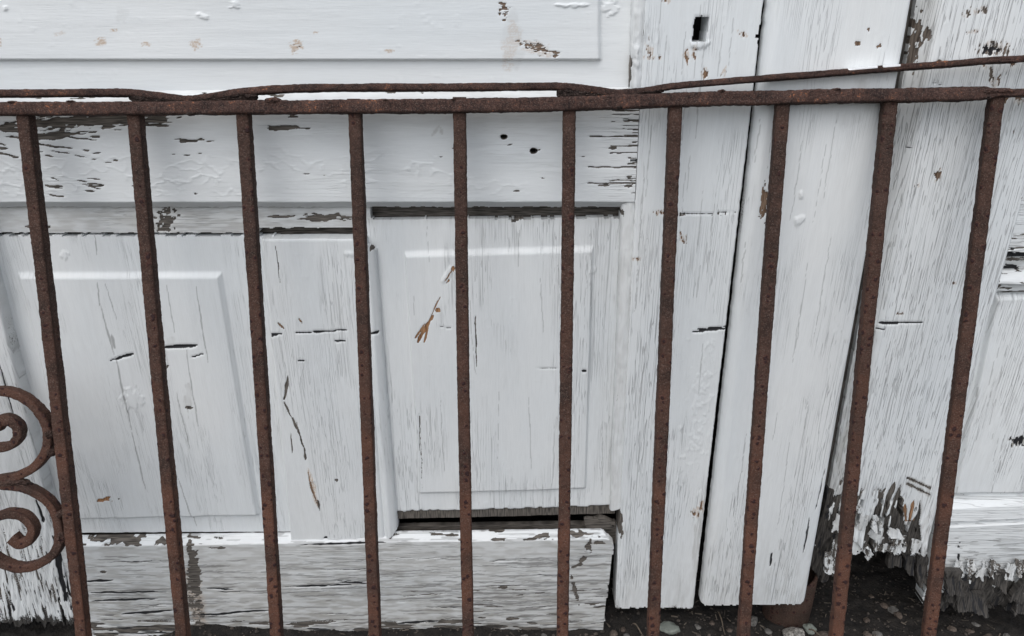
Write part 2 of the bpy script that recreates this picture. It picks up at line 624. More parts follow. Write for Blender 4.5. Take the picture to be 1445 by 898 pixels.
def rnd_marks(U, V, K, box, n, seed, key='peel', l=(6, 30), w=(0.8, 2.2), ang=0, jit=6, amt=1.0):
    r = random.Random(seed)
    for i in range(n):
        a, b = r.uniform(box[0], box[2]), r.uniform(box[1], box[3])
        L, th = r.uniform(*l), R(ang + r.uniform(-jit, jit))
        K[key] = np.maximum(K[key], amt * seg(U, V, a, b, a + L * math.cos(th), b + L * math.sin(th), r.uniform(*w), s=seed + i))


def f_upper(U, V, K):
    raised(U, V, K, 0.012, [(-700, VT + 300), (838, VT + 300), (848, 86), (-700, 86)], (0.004, 0.003, 0.0022, 0.004), 0.006)
    K['crk'] *= 0.12
    K['tint'] += 0
    for i, (a, b, x, y) in enumerate([(90, 47, 7, 4), (146, 57, 7, 6), (210, 62, 7, 2.5), (278, 62, 8, 6), (3, 60, 5, 6), (420, 64, 8, 8), (164, 43, 4, 2.5), (447, 46, 3, 2), (551, 72, 6, 3)]):
        m = blob(U, V, a, b, x, y, 0, 1.3, 40 + i, 5, 3)
        K['tan'] = np.maximum(K['tan'], m * (0.75 if i else 0.3))
        K['peel'] = np.maximum(K['peel'], 0.55 * m * sst(0.5, 0.6, fbm(U / 3, V / 3, 41)) * (i in (0, 5)))
    for i, q in enumerate([(712, 13, 5, 12, 0), (758, 68, 20, 6, 20), (783, 77, 5, 4, 0), (706, 12, 2, 9, 10)]):
        m = blob(U, V, q[0], q[1], q[2], q[3], q[4], 1.8, 60 + i, 5, 3)
        K['peel'] = np.maximum(K['peel'], m)
        K['tone'] = np.maximum(K['tone'], m * 0.25)
    K['peel'] *= np.where(K['peel'] > 0, 0.35 + 0.65 * sst(0.4, 0.55, fbm(U / 9, V / 2.2, 43)), 1)
    K['tan'] = mx(K['tan'], 0.4 * blob(U, V, 758, 68, 22, 9, 20, 1, 44), 0.3 * blob(U, V, 722, 60, 12, 28, 4, 1.2, 45, 9, 9))
    K['dirt_shade'] = mx(K['dirt_shade'], 0.15 * blob(U, V, 722, 55, 14, 36, 4, 1.2, 70, 20, 30), 0.15 * blob(U, V, 175, 18, 8, 14, 0, 1, 71, 9, 9))
    for i, q in enumerate([(290, 23, 9, 4), (333, 7, 6, 5), (805, 7, 18, 2.5), (12, 12, 3, 4), (862, 12, 11, 9)]):
        K['h'] += 0.0012 * blob(U, V, *q, 0, 1.2, 80 + i, 6, 4)


board('upper_panel', door, [(-860, VT), (line((893, 0), (889, 128), VT), VT), (889, 134), (-320, 134)], 0.012, 0.02, 'h', f_upper)


def f_midrail(U, V, K):
    top = 142 - (U - 450) * 0.004
    K['h'] -= np.clip((top - V) / 15.0, 0, 1.2) * 0.013
    lowr = 285 + 1.5 * (fbm(U / 60, U * 0, 4) - 0.5)
    K['h'] -= np.clip((V - lowr) / 12.0, 0, 1.3) * 0.012
    K['crk'][:] = 0.25 + 0.6 * sst(820, 895, U)
    K['alg'] = sst(195, 245, V) * sst(284, 270, V) * sst(960, 500, U) * 1.0
    K['dirt_shade'] += 0.25 * sst(210, 150, V)  # railing's shadow put into the colour, darker towards the top
    # peeled patches along the top edge, left
    P = [(110, 172, 90, 8, -4, 1), (160, 167, 40, 8, 0, 2), (185, 172, 40, 7, 0, 3), (85, 191, 38, 4, -6, 4), (70, 176, 26, 5, 4, 5), (268, 199.5, 26, 3, 0, 6), (215, 177, 24, 2, 3, 7), (220, 170, 18, 4, 0, 8), (402, 180.5, 24, 3, 2, 9), (412, 160, 13, 5, 0, 10), (8, 182, 18, 4, 5, 11), (88, 181, 7, 3, 0, 12), (135, 193.5, 6, 1.5, 0, 13)]
    for a, b, x, y, g, s_ in P:
        K['peel'] = np.maximum(K['peel'], blob(U, V, a, b, x, y, g, 1.5, 200 + s_, 16, 3))
    rnd_marks(U, V, K, (40, 185, 120, 220), 9, 301, l=(10, 45), w=(0.7, 1.6), ang=8)
    rnd_marks(U, V, K, (60, 250, 125, 275), 12, 302, l=(8, 30), w=(0.8, 1.8), ang=9)
    rnd_marks(U, V, K, (-20, 175, 20, 240), 7, 303, l=(15, 34), w=(0.9, 2.2), ang=8)
    rnd_marks(U, V, K, (120, 190, 330, 285), 10, 304, l=(4, 12), w=(0.7, 1.7))
    rnd_marks(U, V, K, (360, 200, 880, 285), 10, 305, l=(3, 10), w=(0.6, 1.3))
    # the right hand end, split along the grain
    for i in range(30):
        r = random.Random(400 + i)
        b = r.uniform(150, 282)
        L = r.choice([8, 14, 22, 40, 70])
        e = 903 - (b - 150) * 0.045
        K['peel'] = np.maximum(K['peel'], 0.9 * seg(U, V, e - L, b + r.uniform(-1, 1), e + 6, b, r.uniform(0.6, 1.4), False, 1.0, 400 + i))
    for a, b, x, y in [(865, 209.5, 7, 2), (853, 262, 12, 1.6), (887, 263, 8, 1.8), (888, 250, 5, 1.6)]:
        K['peel'] = np.maximum(K['peel'], blob(U, V, a, b, x, y, 0, 0.7, 440, 8, 2))
    # ledge of the rail: flaked
    led = sst(142, 139, V)
    K['peel'] = np.maximum(K['peel'], led * sst(0.60, 0.68, fbm(U / 26, V / 4, 77)) * (U < 420))
    K['peel'] = mx(K['peel'], blob(U, V, 548, 131, 9, 2, 0, 1, 78), blob(U, V, 595, 133, 4, 1.5, 0, 1, 79))
    # grey scuff and two nail holes
    K['dirt_shade'] = mx(K['dirt_shade'], 0.5 * seg(U, V, 609, 192, 620, 178, 3, True, 2, 90), 0.5 * seg(U, V, 620, 178, 626, 190, 3, True, 2, 91))
    for a, b, r_ in ((711, 193.5, 3.3), (753, 213, 3.9)):
        d = np.hypot(U - a, (V - b) * 1.3) + (fbm(U / 2.5, V / 2.5, 5) - 0.5) * 1.6
        K['peel'] = np.maximum(K['peel'], sst(r_ + 2.4, r_ + 0.8, d))
        K['keep'] &= d > r_
    K['keep'] &= ~((V > 296.2 + 3 * (vn(U / 5, U * 0, 6) - 0.5)))
    K['keep'] &= ~(U > 904 - (V - 150) * 0.05 - 1.5 * vn(V / 4, V * 0, 16) - 9 * (vn(V / 9, V * 0, 15) > 0.8) * (V > 225))


board('rail', door, [(-330, 124), (906, 124), (897, 300), (-300, 300)], 0.0, 0.035, 'h', f_midrail)


def f_sub(U, V, K):
    K['dirt_shade'][:] = 0.55  # even grey, recess shade put into the colour
    K['crk'][:] = 0.5
    K['peel'] = mx(blob(U, V, 235, 312, 12, 14, 0, 1.9, 500, 4, 4), blob(U, V, 450, 307, 34, 4, 0, 1.6, 501, 9, 3), blob(U, V, 405, 306, 25, 2, 0, 1.5, 502),
                   sst(16, 8, 360 - U + 20 * fbm(V / 6, V * 0, 9)) * 0 + blob(U, V, 60, 320, 20, 2, 0, 1.2, 503))
    bot = np.where(U < 366, 329, 322) + 2.0 * (vn(U / 6, U * 0, 8) - 0.5)
    K['keep'] &= V < bot


board('panel_moulding', door, [(-300, 290), (522, 290), (524, 332), (-290, 332)], 0.014, 0.014, 'h', f_sub)
board('rebate', door, [(-300, 280), (905, 280), (900, 360), (-300, 360)], 0.031, 0.01, 'h', base={'peel': 1.0}, fx_=4e-3, fz_=3e-3)


def f_pl(U, V, K):
    raised(U, V, K, 0.013, [(25, 385), (314, 384), (368, 725), (112, 731)], (0.006, 0.006, 0.0010, 0.005), 0.0050)
    K['crk'][:] = 0.5
    K['dirt_shade'] += 0.06
    K['keep'] &= V > 331 + 2.5 * vn(U / 7, U * 0, 21)
    K['h'] += 0.0008 * (blob(U, V, 190, 562, 14, 14, 0, 1.4, 510, 4, 4) + blob(U, V, 90, 361, 6, 6, 0, 1, 511, 4, 4))
    K['grime_shade'] = mx(seg(U, V, 232, 488, 281, 485, 3.0, True, 0.8, 1), seg(U, V, 164, 505, 192, 496, 2.4, True, 0.8, 2), seg(U, V, 270, 503, 291, 496, 1.3, True, 0.6, 3), seg(U, V, 157, 507, 170, 503, 1.0, True, 0.4, 4))
    for i, (a, b, c, d, w) in enumerate([(141, 395, 143, 430, 1.3), (143, 425, 165, 500, 1.5), (160, 470, 165, 490, 2.6), (165, 500, 188, 605, 1.6), (188, 605, 208, 690, 1.1), (279, 402, 296, 510, 1.0), (265, 490, 282, 600, 1.1), (250, 545, 272, 640, 0.9), (133, 330, 137, 360, 1.0), (238, 400, 249, 470, 0.8), (150, 395, 168, 450, 0.8), (252, 670, 278, 745, 0.9), (226, 540, 240, 600, 0.8)]):
        K['hair'] = np.maximum(K['hair'], 0.95 * seg(U, V, a, b, c, d, w, True, 1.2, 520 + i))
    K['peel'] = mx(K['peel'], seg(U, V, 234, 519, 240, 512, 1.4), blob(U, V, 268, 573, 5, 2, 0, 1, 530), blob(U, V, 152, 703, 12, 2.5, -3, 1.3, 531))
    K['tone'] = mx(K['tone'], blob(U, V, 152, 703, 16, 5, 0, 1, 532))
    K['dirt_shade'] = mx(K['dirt_shade'], 0.4 * blob(U, V, 268, 560, 5, 18, 0, 1.1, 533, 4, 9), 0.25 * blob(U, V, 244, 480, 6, 8, 0, 1, 534))


board('panel', door, [(-220, 328), (392, 328), (425, 750), (-140, 754)], 0.013, 0.012, 'v', f_pl)


def f_mul(U, V, K):
    K['crk'][:] = 0.65
    K['dirt_shade'] += 0.08
    K['grime_shade'] = mx(seg(U, V, 413, 471, 498, 465, 1.7, True, 0.8, 11), seg(U, V, 368, 475, 399, 471, 2.6, True, 0.6, 12), seg(U, V, 471, 482, 488, 481, 2.2, True, 0.6, 13), seg(U, V, 521, 471, 535, 468, 2.6, True, 0.6, 14), seg(U, V, 417, 508, 433, 510, 1.2, True, 0.6, 15), 0.8 * seg(U, V, 457, 766, 461, 757, 3, True, 0.5, 16))
    for i, (a, b, c, d, w) in enumerate([(407, 530, 401, 565, 3.0), (401, 565, 412, 590, 1.6), (412, 588, 420, 606, 2.2), (418, 595, 430, 635, 1.6), (430, 632, 432, 650, 2.2), (396, 690, 402, 728, 1.6), (388, 345, 396, 400, 0.9), (411, 610, 413, 640, 1.0), (449, 705, 452, 720, 2)]):
        K['peel'] = np.maximum(K['peel'], 0.95 * seg(U, V, a, b, c, d, w, True, 1.4, 540 + i))
    m = mx(seg(U, V, 393, 455, 402, 465, 1.4, True, 2), seg(U, V, 422, 449, 427, 456, 1.3), 0.75 * seg(U, V, 434, 665, 448, 714, 1.8, True, 1.4, 545))
    K['tan'] = mx(K['tan'], 0.8 * seg(U, V, 434, 660, 450, 716, 4, True, 2, 546))
    K['peel'] = np.maximum(K['peel'], m * 0.9)
    K['tone'] = np.maximum(K['tone'], m * 0.6)
    K['peel'] = mx(K['peel'], blob(U, V, 475, 678, 3, 2.5, 0, 1, 550), blob(U, V, 527, 347, 3, 5, 30, 1.5, 551, 4, 4), blob(U, V, 553, 762, 5, 6, 0, 1, 552, 4, 4))
    K['h'] += 0.001 * (blob(U, V, 493, 358, 6, 3, 0, 1, 553, 4, 3) + blob(U, V, 440, 678, 5, 3, 0, 1, 554, 4, 3))
    # foot cut off at the corner, top corner broken
    K['keep'] &= ~((U - 540) + (V - 768) * 0.9 > 4 + 2 * vn(V / 4, V * 0, 3))
    K['keep'] &= ~((U > 517) & (V < 352 - (528 - U) * 0.8))
    # bead on the right edge
    d = K['dr']
    K['h'] += 0.0022 * np.exp(-((d - 0.011) / 0.004) ** 2) - 0.002 * np.exp(-((d - 0.0185) / 0.0016) ** 2)


board('mullion', door, [(369, 338), (528, 337), (562, 770), (411, 767)], 0.002, 0.02, 'v', f_mul, bev=(0.002, 0.009, 0.001, 0.002))


def f_pr(U, V, K):
    K['tint'] += 0
    raised(U, V, K, 0.013, [(571, 355), (838, 347), (827, 688), (592, 695)], (0.006, 0.0028, 0.0010, 0.0016), 0.0045)
    K['crk'][:] = 0.7
    K['dirt_shade'] += 0.04 + 0.3 * sst(330, 305, V + 10 * fbm(U / 12, V / 30, 3)) + 0.12 * sst(820, 862, U)  # greyer towards the top and the right edge
    top = 309 - (U - 540) * 0.006 + 2.5 * (vn(U / 5, U * 0, 31) - 0.5)
    K['keep'] &= V > top
    # unpainted tongue now showing below the paint line
    pl = 722.5 - (U - 560) * 0.028 + 2.5 * (vn(U / 6, U * 0, 32) - 0.5)
    below = sst(-0.8, 0.8, V - pl)
    K['peel'] = np.maximum(K['peel'], below)
    K['h'] -= 0.0015 * below
    m = mx(seg(U, V, 589, 481, 612, 442, 3.4, True, 2, 601), seg(U, V, 586, 476, 600, 455, 1.8, True, 1, 602), seg(U, V, 599, 482, 605, 456, 1.8, True, 1, 607), blob(U, V, 617, 436, 4, 3, 0, 1.2, 603, 3, 3),
           0.9 * seg(U, V, 605, 452, 622, 416, 1.0, True, 0.4, 604), blob(U, V, 633, 395, 4, 1.6, -50, 1.2, 605), 0.85 * seg(U, V, 626, 398, 640, 376, 1.4, True, 1, 606), blob(U, V, 640, 377, 2, 3, 0, 1, 608))
    K['peel'] = np.maximum(K['peel'], m)
    K['tone'] = np.maximum(K['tone'], m)
    K['h'] += 0.001 * (seg(U, V, 624, 397, 640, 374, 5, True, 1, 610) + blob(U, V, 836, 380, 4, 5, 0, 1, 611, 3, 3))
    K['grime_shade'] = mx(0.65 * seg(U, V, 619, 458, 642, 462, 0.9, True, 0.5, 612), 0.6 * seg(U, V, 746, 517.5, 790, 518, 0.9, True, 0.3, 613), 0.8 * seg(U, V, 820, 521, 828, 521, 2.2, True, 0.5, 614))
    r = random.Random(5)
    for i in range(16):
        a, b = r.uniform(565, 855), r.uniform(320, 640)
        K['hair'] = np.maximum(K['hair'], 0.7 * seg(U, V, a, b, a + r.uniform(-3, 6), b + r.uniform(30, 110), r.uniform(0.5, 0.9), True, 1.3, 620 + i))
    K['peel'] = mx(K['peel'], 0.95 * seg(U, V, 671, 440, 673, 520, 1.3, True, 1, 640), 0.5 * seg(U, V, 595, 620, 596, 690, 1.4, True, 2, 641), 0.9 * seg(U, V, 592, 575, 594, 640, 1.0, True, 2, 643), blob(U, V, 730, 309, 12, 4, -25, 1.3, 642, 5, 3))


board('panel', door, [(512, 300), (886, 296), (868, 726), (548, 734)], 0.013, 0.012, 'v', f_pr)


def f_brail(U, V, K):
    lt = 771 - (U - 120) * 0.012
    K['h'] -= np.clip((lt - V) / 7.0, 0, 1.1) * 0.009
    K['crk'][:] = 1.0
    K['dirt_shade'][:] = 0.60 + 0.30 * sst(800, 895, V) + 0.25 * (fbm(U / 60, V / 14, 98) - 0.5)
    led = sst(lt + 1, lt - 1, V)
    K['dirt_shade'] *= 1 - led
    K['dirt_shade'] += 0.0 * led
    K['peel'] = led * sst(0.56, 0.66, fbm(U / 22, V / 3.5, 93)) * (0.35 + 0.65 * sst(360, 200, U) + 0.5 * sst(520, 600, U))
    K['peel'] = np.clip(K['peel'], 0, 1)
    rnd_marks(U, V, K, (110, 785, 860, 892), 180, 711, 'hair', l=(10, 120), w=(0.6, 1.3), ang=-1.2, jit=1.5, amt=1.0)
    rnd_marks(U, V, K, (110, 785, 860, 892), 26, 714, 'grime_shade', l=(20, 90), w=(0.6, 1.1), ang=-1.2, jit=1.2, amt=0.6)
    rnd_marks(U, V, K, (560, 820, 860, 892), 60, 712, 'hair', l=(8, 70), w=(0.7, 1.6), ang=-1.2, jit=1.5, amt=1.0)
    rnd_marks(U, V, K, (560, 830, 860, 892), 22, 713, l=(8, 40), w=(0.7, 1.5), ang=-1.2, jit=1.5, amt=0.8)
    for i, (a, b, c, d, w) in enumerate([(120, 822, 160, 819, 2.0), (125, 837, 235, 835, 1.7), (170, 867, 245, 861, 2.0), (130, 848, 225, 845, 1.6), (280, 869, 385, 861, 1.8), (400, 828, 500, 826, 1.5), (480, 822, 520, 824, 1.6), (290, 830, 330, 832, 1.2), (560, 880, 620, 876, 2.0)]):
        K['grime_shade'] = np.maximum(K['grime_shade'], 0.85 * seg(U, V, a, b, c, d, w, True, 1, 720 + i))
    K['grime_shade'] = mx(K['grime_shade'], 0.8 * seg(U, V, 424, 769.5, 548, 766, 1.8, True, 0.6, 751))  # painted shadow line of the gap under the mullion
    K['hair'] = np.maximum(K['hair'], 0.8 * led * sst(0.60, 0.66, fbm(U / 30, V / 1.6, 97)))
    P = [(711, 829, 6, 2.5, 0), (830, 772, 6, 8, 20), (848, 766, 8, 3, -8), (823, 790, 6, 4, -30), (812, 800, 9, 2.5, -25), (812, 835, 3, 18, -15), (725, 873, 12, 2, 0), (640, 877, 22, 3, -2), (146, 807, 4, 1.5, 0), (150, 763, 30, 4, 0), (180, 766, 22, 3.5, 0), (226, 767, 8, 3, 0), (305, 773, 12, 1.6, 0), (275, 805, 7, 40, -5), (268, 780, 3, 20, -8)]
    for i, (a, b, x, y, g) in enumerate(P):
        m = blob(U, V, a, b, x, y, g, 1.2, 730 + i, 8, 4)
        K['peel'] = np.maximum(K['peel'], m * 0.95)
    # brown rub mark running down beside a bar
    K['peel'] = mx(K['peel'], 0.62 * seg(U, V, 265, 800, 290, 915, 13, True, 2, 760) * (0.45 + 0.75 * vn(U / 9, V / 4, 8)))
    K['tan'] = mx(K['tan'], 0.6 * seg(U, V, 265, 800, 290, 915, 13, True, 2, 760))
    # damp, dirty foot
    K['peel'] = np.maximum(K['peel'], sst(0.45, 0.6, fbm(U / 30, V / 4, 95)) * sst(868, 893, V + 10 * fbm(U / 50, U * 0, 2)) * 0.9)
    K['grime_shade'] = np.maximum(K['grime_shade'], 0.6 * sst(0.55, 0.62, fbm(U / 35, V / 3, 96)) * sst(870, 890, V))
    K['keep'] &= ~((U - 846) * 0.9 + (764 - V) * 1.0 > 14 + 1.5 * vn(U / 3, V / 3, 2))
    K['keep'] &= ~(U > 868 - (V - 768) * 0.125 - 2.5 * vn(V / 3, V * 0, 18))


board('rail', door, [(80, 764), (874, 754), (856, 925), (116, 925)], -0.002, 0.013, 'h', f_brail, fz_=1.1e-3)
board('rebate', door, [(70, 750), (872, 739), (874, 768), (70, 772)], 0.024, 0.008, 'h', base={'peel': 1.0}, fx_=4e-3, fz_=3e-3)


def f_chip(U, V, K):
    K['peel'][:] = 1
    K['keep'] &= (V > 728 + 6 * vn(U / 9, U * 0, 4) + np.abs(U - 848) * 0.16)


for q in ([(822, 722), (858, 728), (866, 746), (828, 752)], [(838, 718), (868, 716), (868, 742), (845, 735)]):
    board('splintered_wood', door, q, 0.010 + 0.004 * random.Random(q[0][0]).random(), 0.006, 'h', f_chip)


def f_bead(U, V, K):
    w = K['dl'] + K['dr']
    q = K['dl'] / w * 2 - 1
    K['h'] += 0.007 * np.sqrt(np.clip(1 - q * q, 0, 1)) - 0.004
    K['h'] += 0.0014 * (fbm(U / 7, V / 10, 15) - 0.5)
    K['crk'][:] = 0.4
    K['dirt_shade'] += 0.25
    K['peel'] = np.maximum(K['peel'], 0.8 * sst(0.68, 0.74, fbm(U / 8, V / 20, 16)) * sst(0.3, 0.9, np.abs(q)))
    K['h'] += 0.0012 * blob(U, V, 895, 78, 6, 16, 0, 1.3, 17, 5, 5)


LS, RS = ((911, 0), (868, 862)), ((1078, 0), (978, 860))
board('bead', door, [(line((893, 0), (889, 128), VT), VT), (line((914, 0), (907, 130), VT), VT), (906, 140), (888, 140)], 0.002, 0.02, 'v', f_bead)
board('bead', door, [(877, 283), (900, 283), (884, 712), (861, 722)], 0.004, 0.02, 'v', f_bead)


def f_s1(U, V, K):
    K['crk'][:] = 0.55 + 0.4 * sst(300, 500, V)
    K['dirt_shade'] += 0.06 + 0.25 * sst(740, 860, V)
    # square lock hole broken through
    a, b = U - 989, V - 41
    a = a + 0.12 * b
    d = np.maximum(np.abs(a) - 9.5, np.abs(b) - 16.5) + 2.5 * (fbm(U / 6, V / 6, 800) - 0.5)
    K['keep'] &= d > 0
    K['h'] += 0.0015 * blob(U, V, 987, 63, 13, 5, 0, 1.2, 801, 5, 4) - 0.001 * sst(3, 0, d)
    for i, q in enumerate([(982, 70, 5, 3, 0), (970, 79, 5, 8, 0), (979, 74, 3, 7, 0), (996, 105, 4, 8, 0), (992, 108, 2.5, 5, 0), (1022, 101, 3, 6, 20), (1049, 48, 7, 3, 20), (916, 68, 4, 10, 0), (921, 82, 11, 2, 0), (901, 366, 8, 2.5, 0), (931, 300, 5, 3, 0), (963, 337, 4, 8, 0), (984, 723, 8, 5, -20), (992, 715, 4, 6, 0), (940, 2, 4, 3, 0)]):
        m = blob(U, V, *q, 1.7, 810 + i, 3, 7)
        K['tan'] = np.maximum(K['tan'], 0.55 * m)
        m = m * (0.25 + 0.75 * sst(0.45, 0.6, fbm(U / 2.2, V / 7, 811)))
        K['peel'] = np.maximum(K['peel'], m * 0.8)
        K['tone'] = np.maximum(K['tone'], m * 0.55)
    # jagged row of flakes across the board
    row = sst(5, 0, np.abs(V - 303 + (U - 960) * 0.02)) * (vn(U / 3.2, U * 0, 820) > 0.55) * (U > 957) * (U < 1050) * sst(0.3, 0.5, vn(U / 3, V / 5, 821))
    K['peel'] = np.maximum(K['peel'], row * 0.95)
    K['grime_shade'] = mx(seg(U, V, 976, 469, 1030, 463, 1.8, True, 0.6, 822), seg(U, V, 984, 465, 1030, 461, 1.5, True, 0.5, 823), 0.7 * seg(U, V, 962, 302, 1048, 300, 1.1, True, 1, 824))
    r = random.Random(9)
    for i in range(26):
        a, b = r.uniform(905, 1055), r.uniform(-20, 620)
        L = r.uniform(40, 150)
        e = a - (a - 705) * 0.00036 * L
        K['hair'] = np.maximum(K['hair'], 0.7 * seg(U, V, a, b, e, b + L, r.uniform(0.5, 0.95), True, 1.2, 830 + i))
    K['dirt_shade'] = mx(K['dirt_shade'], 0.4 * blob(U, V, 984, 765, 5, 50, 4, 1.2, 870, 3, 20), 0.15 * blob(U, V, 968, 780, 25, 10, 0, 1.3, 871, 4, 8))
    K['h'] += 0.0005 * sst(0.56, 0.66, fbm(U / 5, V / 5, 872)) * blob(U, V, 985, 600, 20, 90, 8, 1.2, 873, 14, 30)
    # edge chipped near the top
    re = 1078 - (V) * 0.116
    K['keep'] &= ~((U > re - 9 * blob(U, V, 1078, 52, 9, 13, 0, 0.7, 874, 4, 5) - 4 * blob(U, V, 1082, 30, 6, 16, 0, 1, 875)) & (V > 10) & (V < 75))
    # notch where the panel tongue used to sit; ragged foot
    K['keep'] &= ~(V > 859 + 4 * (fbm(U / 4, U * 0, 880) - 0.6) - 5 * sst(905, 880, U) * 0 - 14 * (U > 982) * vn(V, V * 0, 3))
    K['peel'] = np.maximum(K['peel'], 0.8 * sst(846, 862, V + 12 * (fbm(U / 3, V / 20, 882) - 0.5)) * 0.6)
    notch = (U < 872 + (V - 715) * 0.9) & (V > 712) & (V < 726)
    K['peel'] = np.maximum(K['peel'], blob(U, V, 872, 730, 6, 26, -8, 0.7, 883, 4, 8))
    K['h'] -= 0.006 * sst(8, -2, U - (line(LS[0], LS[1], 790) + (790 - V) * 0.05)) * sst(700, 730, V) * sst(800, 770, V)


stile = board('stile', door, [(line(*LS, VT), VT), (line(*RS, VT), VT), (line(*RS, 868), 868), (line(*LS, 868), 868)], -0.002, 0.035, 'v', f_s1, bev=(0.0015, 0.002, 0, 0))


def f_s0(U, V, K):
    K['crk'][:] = 1.0
    low_ = sst(560, 840, V)
    K['dirt_shade'] += 0.12 + 0.1 * low_
    K['h'] += 0.003 * low_ * (fbm(U / 5, V / 45, 900) - 0.5)
    chips = 0.62 * sst(0.62 - 0.06 * low_, 0.72 - 0.06 * low_, fbm((U + V * -0.22) / 3.2, V / 30, 901)) * low_
    K['peel'] = np.maximum(K['peel'], chips)
    K['grime_shade'] = np.maximum(K['grime_shade'], 0.75 * sst(0.72, 0.78, fbm((U - V * 0.22) / 3.2, V / 22, 902)) * sst(690, 800, V))
    K['grime_shade'] = mx(K['grime_shade'], seg(U, V, 50, 705, 62, 735, 2.6, True, 1, 903), blob(U, V, 61, 733, 3, 4, 0, 0.4, 904), seg(U, V, 75, 755, 95, 850, 5, True, 3, 905), 0.7 * seg(U, V, -5, 500, 28, 620, 1.5, True, 1, 906), 0.6 * seg(U, V, 12, 470, 45, 610, 1.3, True, 1, 907), seg(U, V, 90, 790, 100, 850, 5, True, 3, 908))  # edge strokes painted black for the dark gap beside the bottom rail
    K['keep'] &= V < 884 - 16 * fbm(U / 9, U * 0, 909) + 8 * vn(U / 3, U * 0, 910)
    K['keep'] &= ~((U > 80) & (fbm((U - V * 0.22) / 3, V / 18, 911) > 0.72) & (V > 770))
    K['peel'] = np.maximum(K['peel'], 0.8 * sst(855, 885, V + 14 * (fbm(U / 4, V / 9, 912) - 0.5)))
    K['rot_shade'] = sst(820, 870, V)


L0, R0 = ((-190, 432), (-95, 852)), ((-1, 432), (105, 862))
board('stile', door, [(line(*L0, VT), VT), (line(*R0, VT), VT), (line(*R0, 892), 892), (line(*L0, 892), 892)], -0.005, 0.035, 'v', f_s0, bev=(0, 0.004, 0, 0))

# ------------------------------------------------------------------ right door leaf
door['kind'] = 'thing'
door2 = thing('panelled_door', 'white panelled door leaf with rotted splintered foot and proud meeting board', 'door', 'pair of old doors')
door2['kind'] = 'thing'
LM, RM = ((1088, 0), (990, 857)), ((1287, 0), (1136, 850))


def f_meet(U, V, K):
    K['crk'][:] = 0.55 + 0.35 * sst(400, 700, V)
    K['dirt_shade'] += 0.06 + 0.3 * sst(700, 860, V)
    r = random.Random(19)
    for i in range(24):
        a, b = r.uniform(1030, 1250), r.uniform(120, 800)
        L = r.uniform(40, 160)
        K['hair'] = np.maximum(K['hair'], 0.7 * seg(U, V, a, b, a - (a - 705) * 0.00036 * L, b + L, r.uniform(0.5, 0.9), True, 1.6, 1000 + i))
    for i, q in enumerate([(1078, 285, 4, 22, 4), (1073, 300, 2, 8, 0), (1211, 61, 4, 3, -20), (1240, 66, 4, 3, -30), (1226, 42, 2, 3, 20), (1080, 275, 3, 6, 0)]):
        m = blob(U, V, *q, 1.2, 1030 + i, 3, 6)
        K['peel'] = np.maximum(K['peel'], m)
        K['tone'] = np.maximum(K['tone'], 0.4 * m)
    K['grime_shade'] = mx(0.8 * seg(U, V, 1090, 780, 1086, 800, 2.2, True, 1, 1040), 0.7 * seg(U, V, 1142, 730, 1134, 780, 1.8, True, 1, 1041), 0.6 * seg(U, V, 1165, 660, 1150, 720, 1.5, True, 1, 1042))
    K['dirt_shade'] = mx(K['dirt_shade'], 0.2 * blob(U, V, 1195, 170, 16, 10, 0, 1.3, 1043, 5, 8), 0.3 * blob(U, V, 1215, 120, 8, 14, 0, 1.2, 1044))
    K['h'] += 0.0014 * (blob(U, V, 1130, 275, 3, 5, 0, 0.5, 1050) + blob(U, V, 1127, 312, 6, 8, 30, 0.8, 1051, 5, 5))
    # rounded lower right corner, straight worn foot
    cu, cv = 1118, 838
    K['keep'] &= ~((U > cu) & (V > cv) & (np.hypot(U - cu, (V - cv) * 1.1) > 20)) & (V < 857 - 1.6 * vn(U / 4, U * 0, 5) - (U - 990) * 0.02)


board('meeting_board', door2, [(line(*LM, VT), VT), (line(*RM, VT), VT), (line(*RM, 862), 862), (line(*LM, 862), 862)], -0.015, 0.022, 'v', f_meet, bev=(0.013, 0.005, 0, 0.003))

LB_ = ((1262, 0), (1122, 760))
board('rebate', door2, [(line(*LB_, VT), VT), (line(*LB_, VT) + 190, VT), (line(*LB_, 745) + 60, 745), (line(*LB_, 745), 745)], 0.021, 0.01, 'v', base={'peel': 1.0, 'rot_shade': 0.7}, fx_=3e-3, fz_=6e-3)  # dark colour puts the joint's shade on this backing strip
L3, R3 = ((1305, 0), (1166, 760)), ((1446, 272), (1324, 715))


def rot_edge(U):
    return np.interp(U, [1150, 1162, 1185, 1205, 1235, 1250, 1275, 1310, 1345], [742, 752, 750, 762, 778, 776, 782, 786, 790])


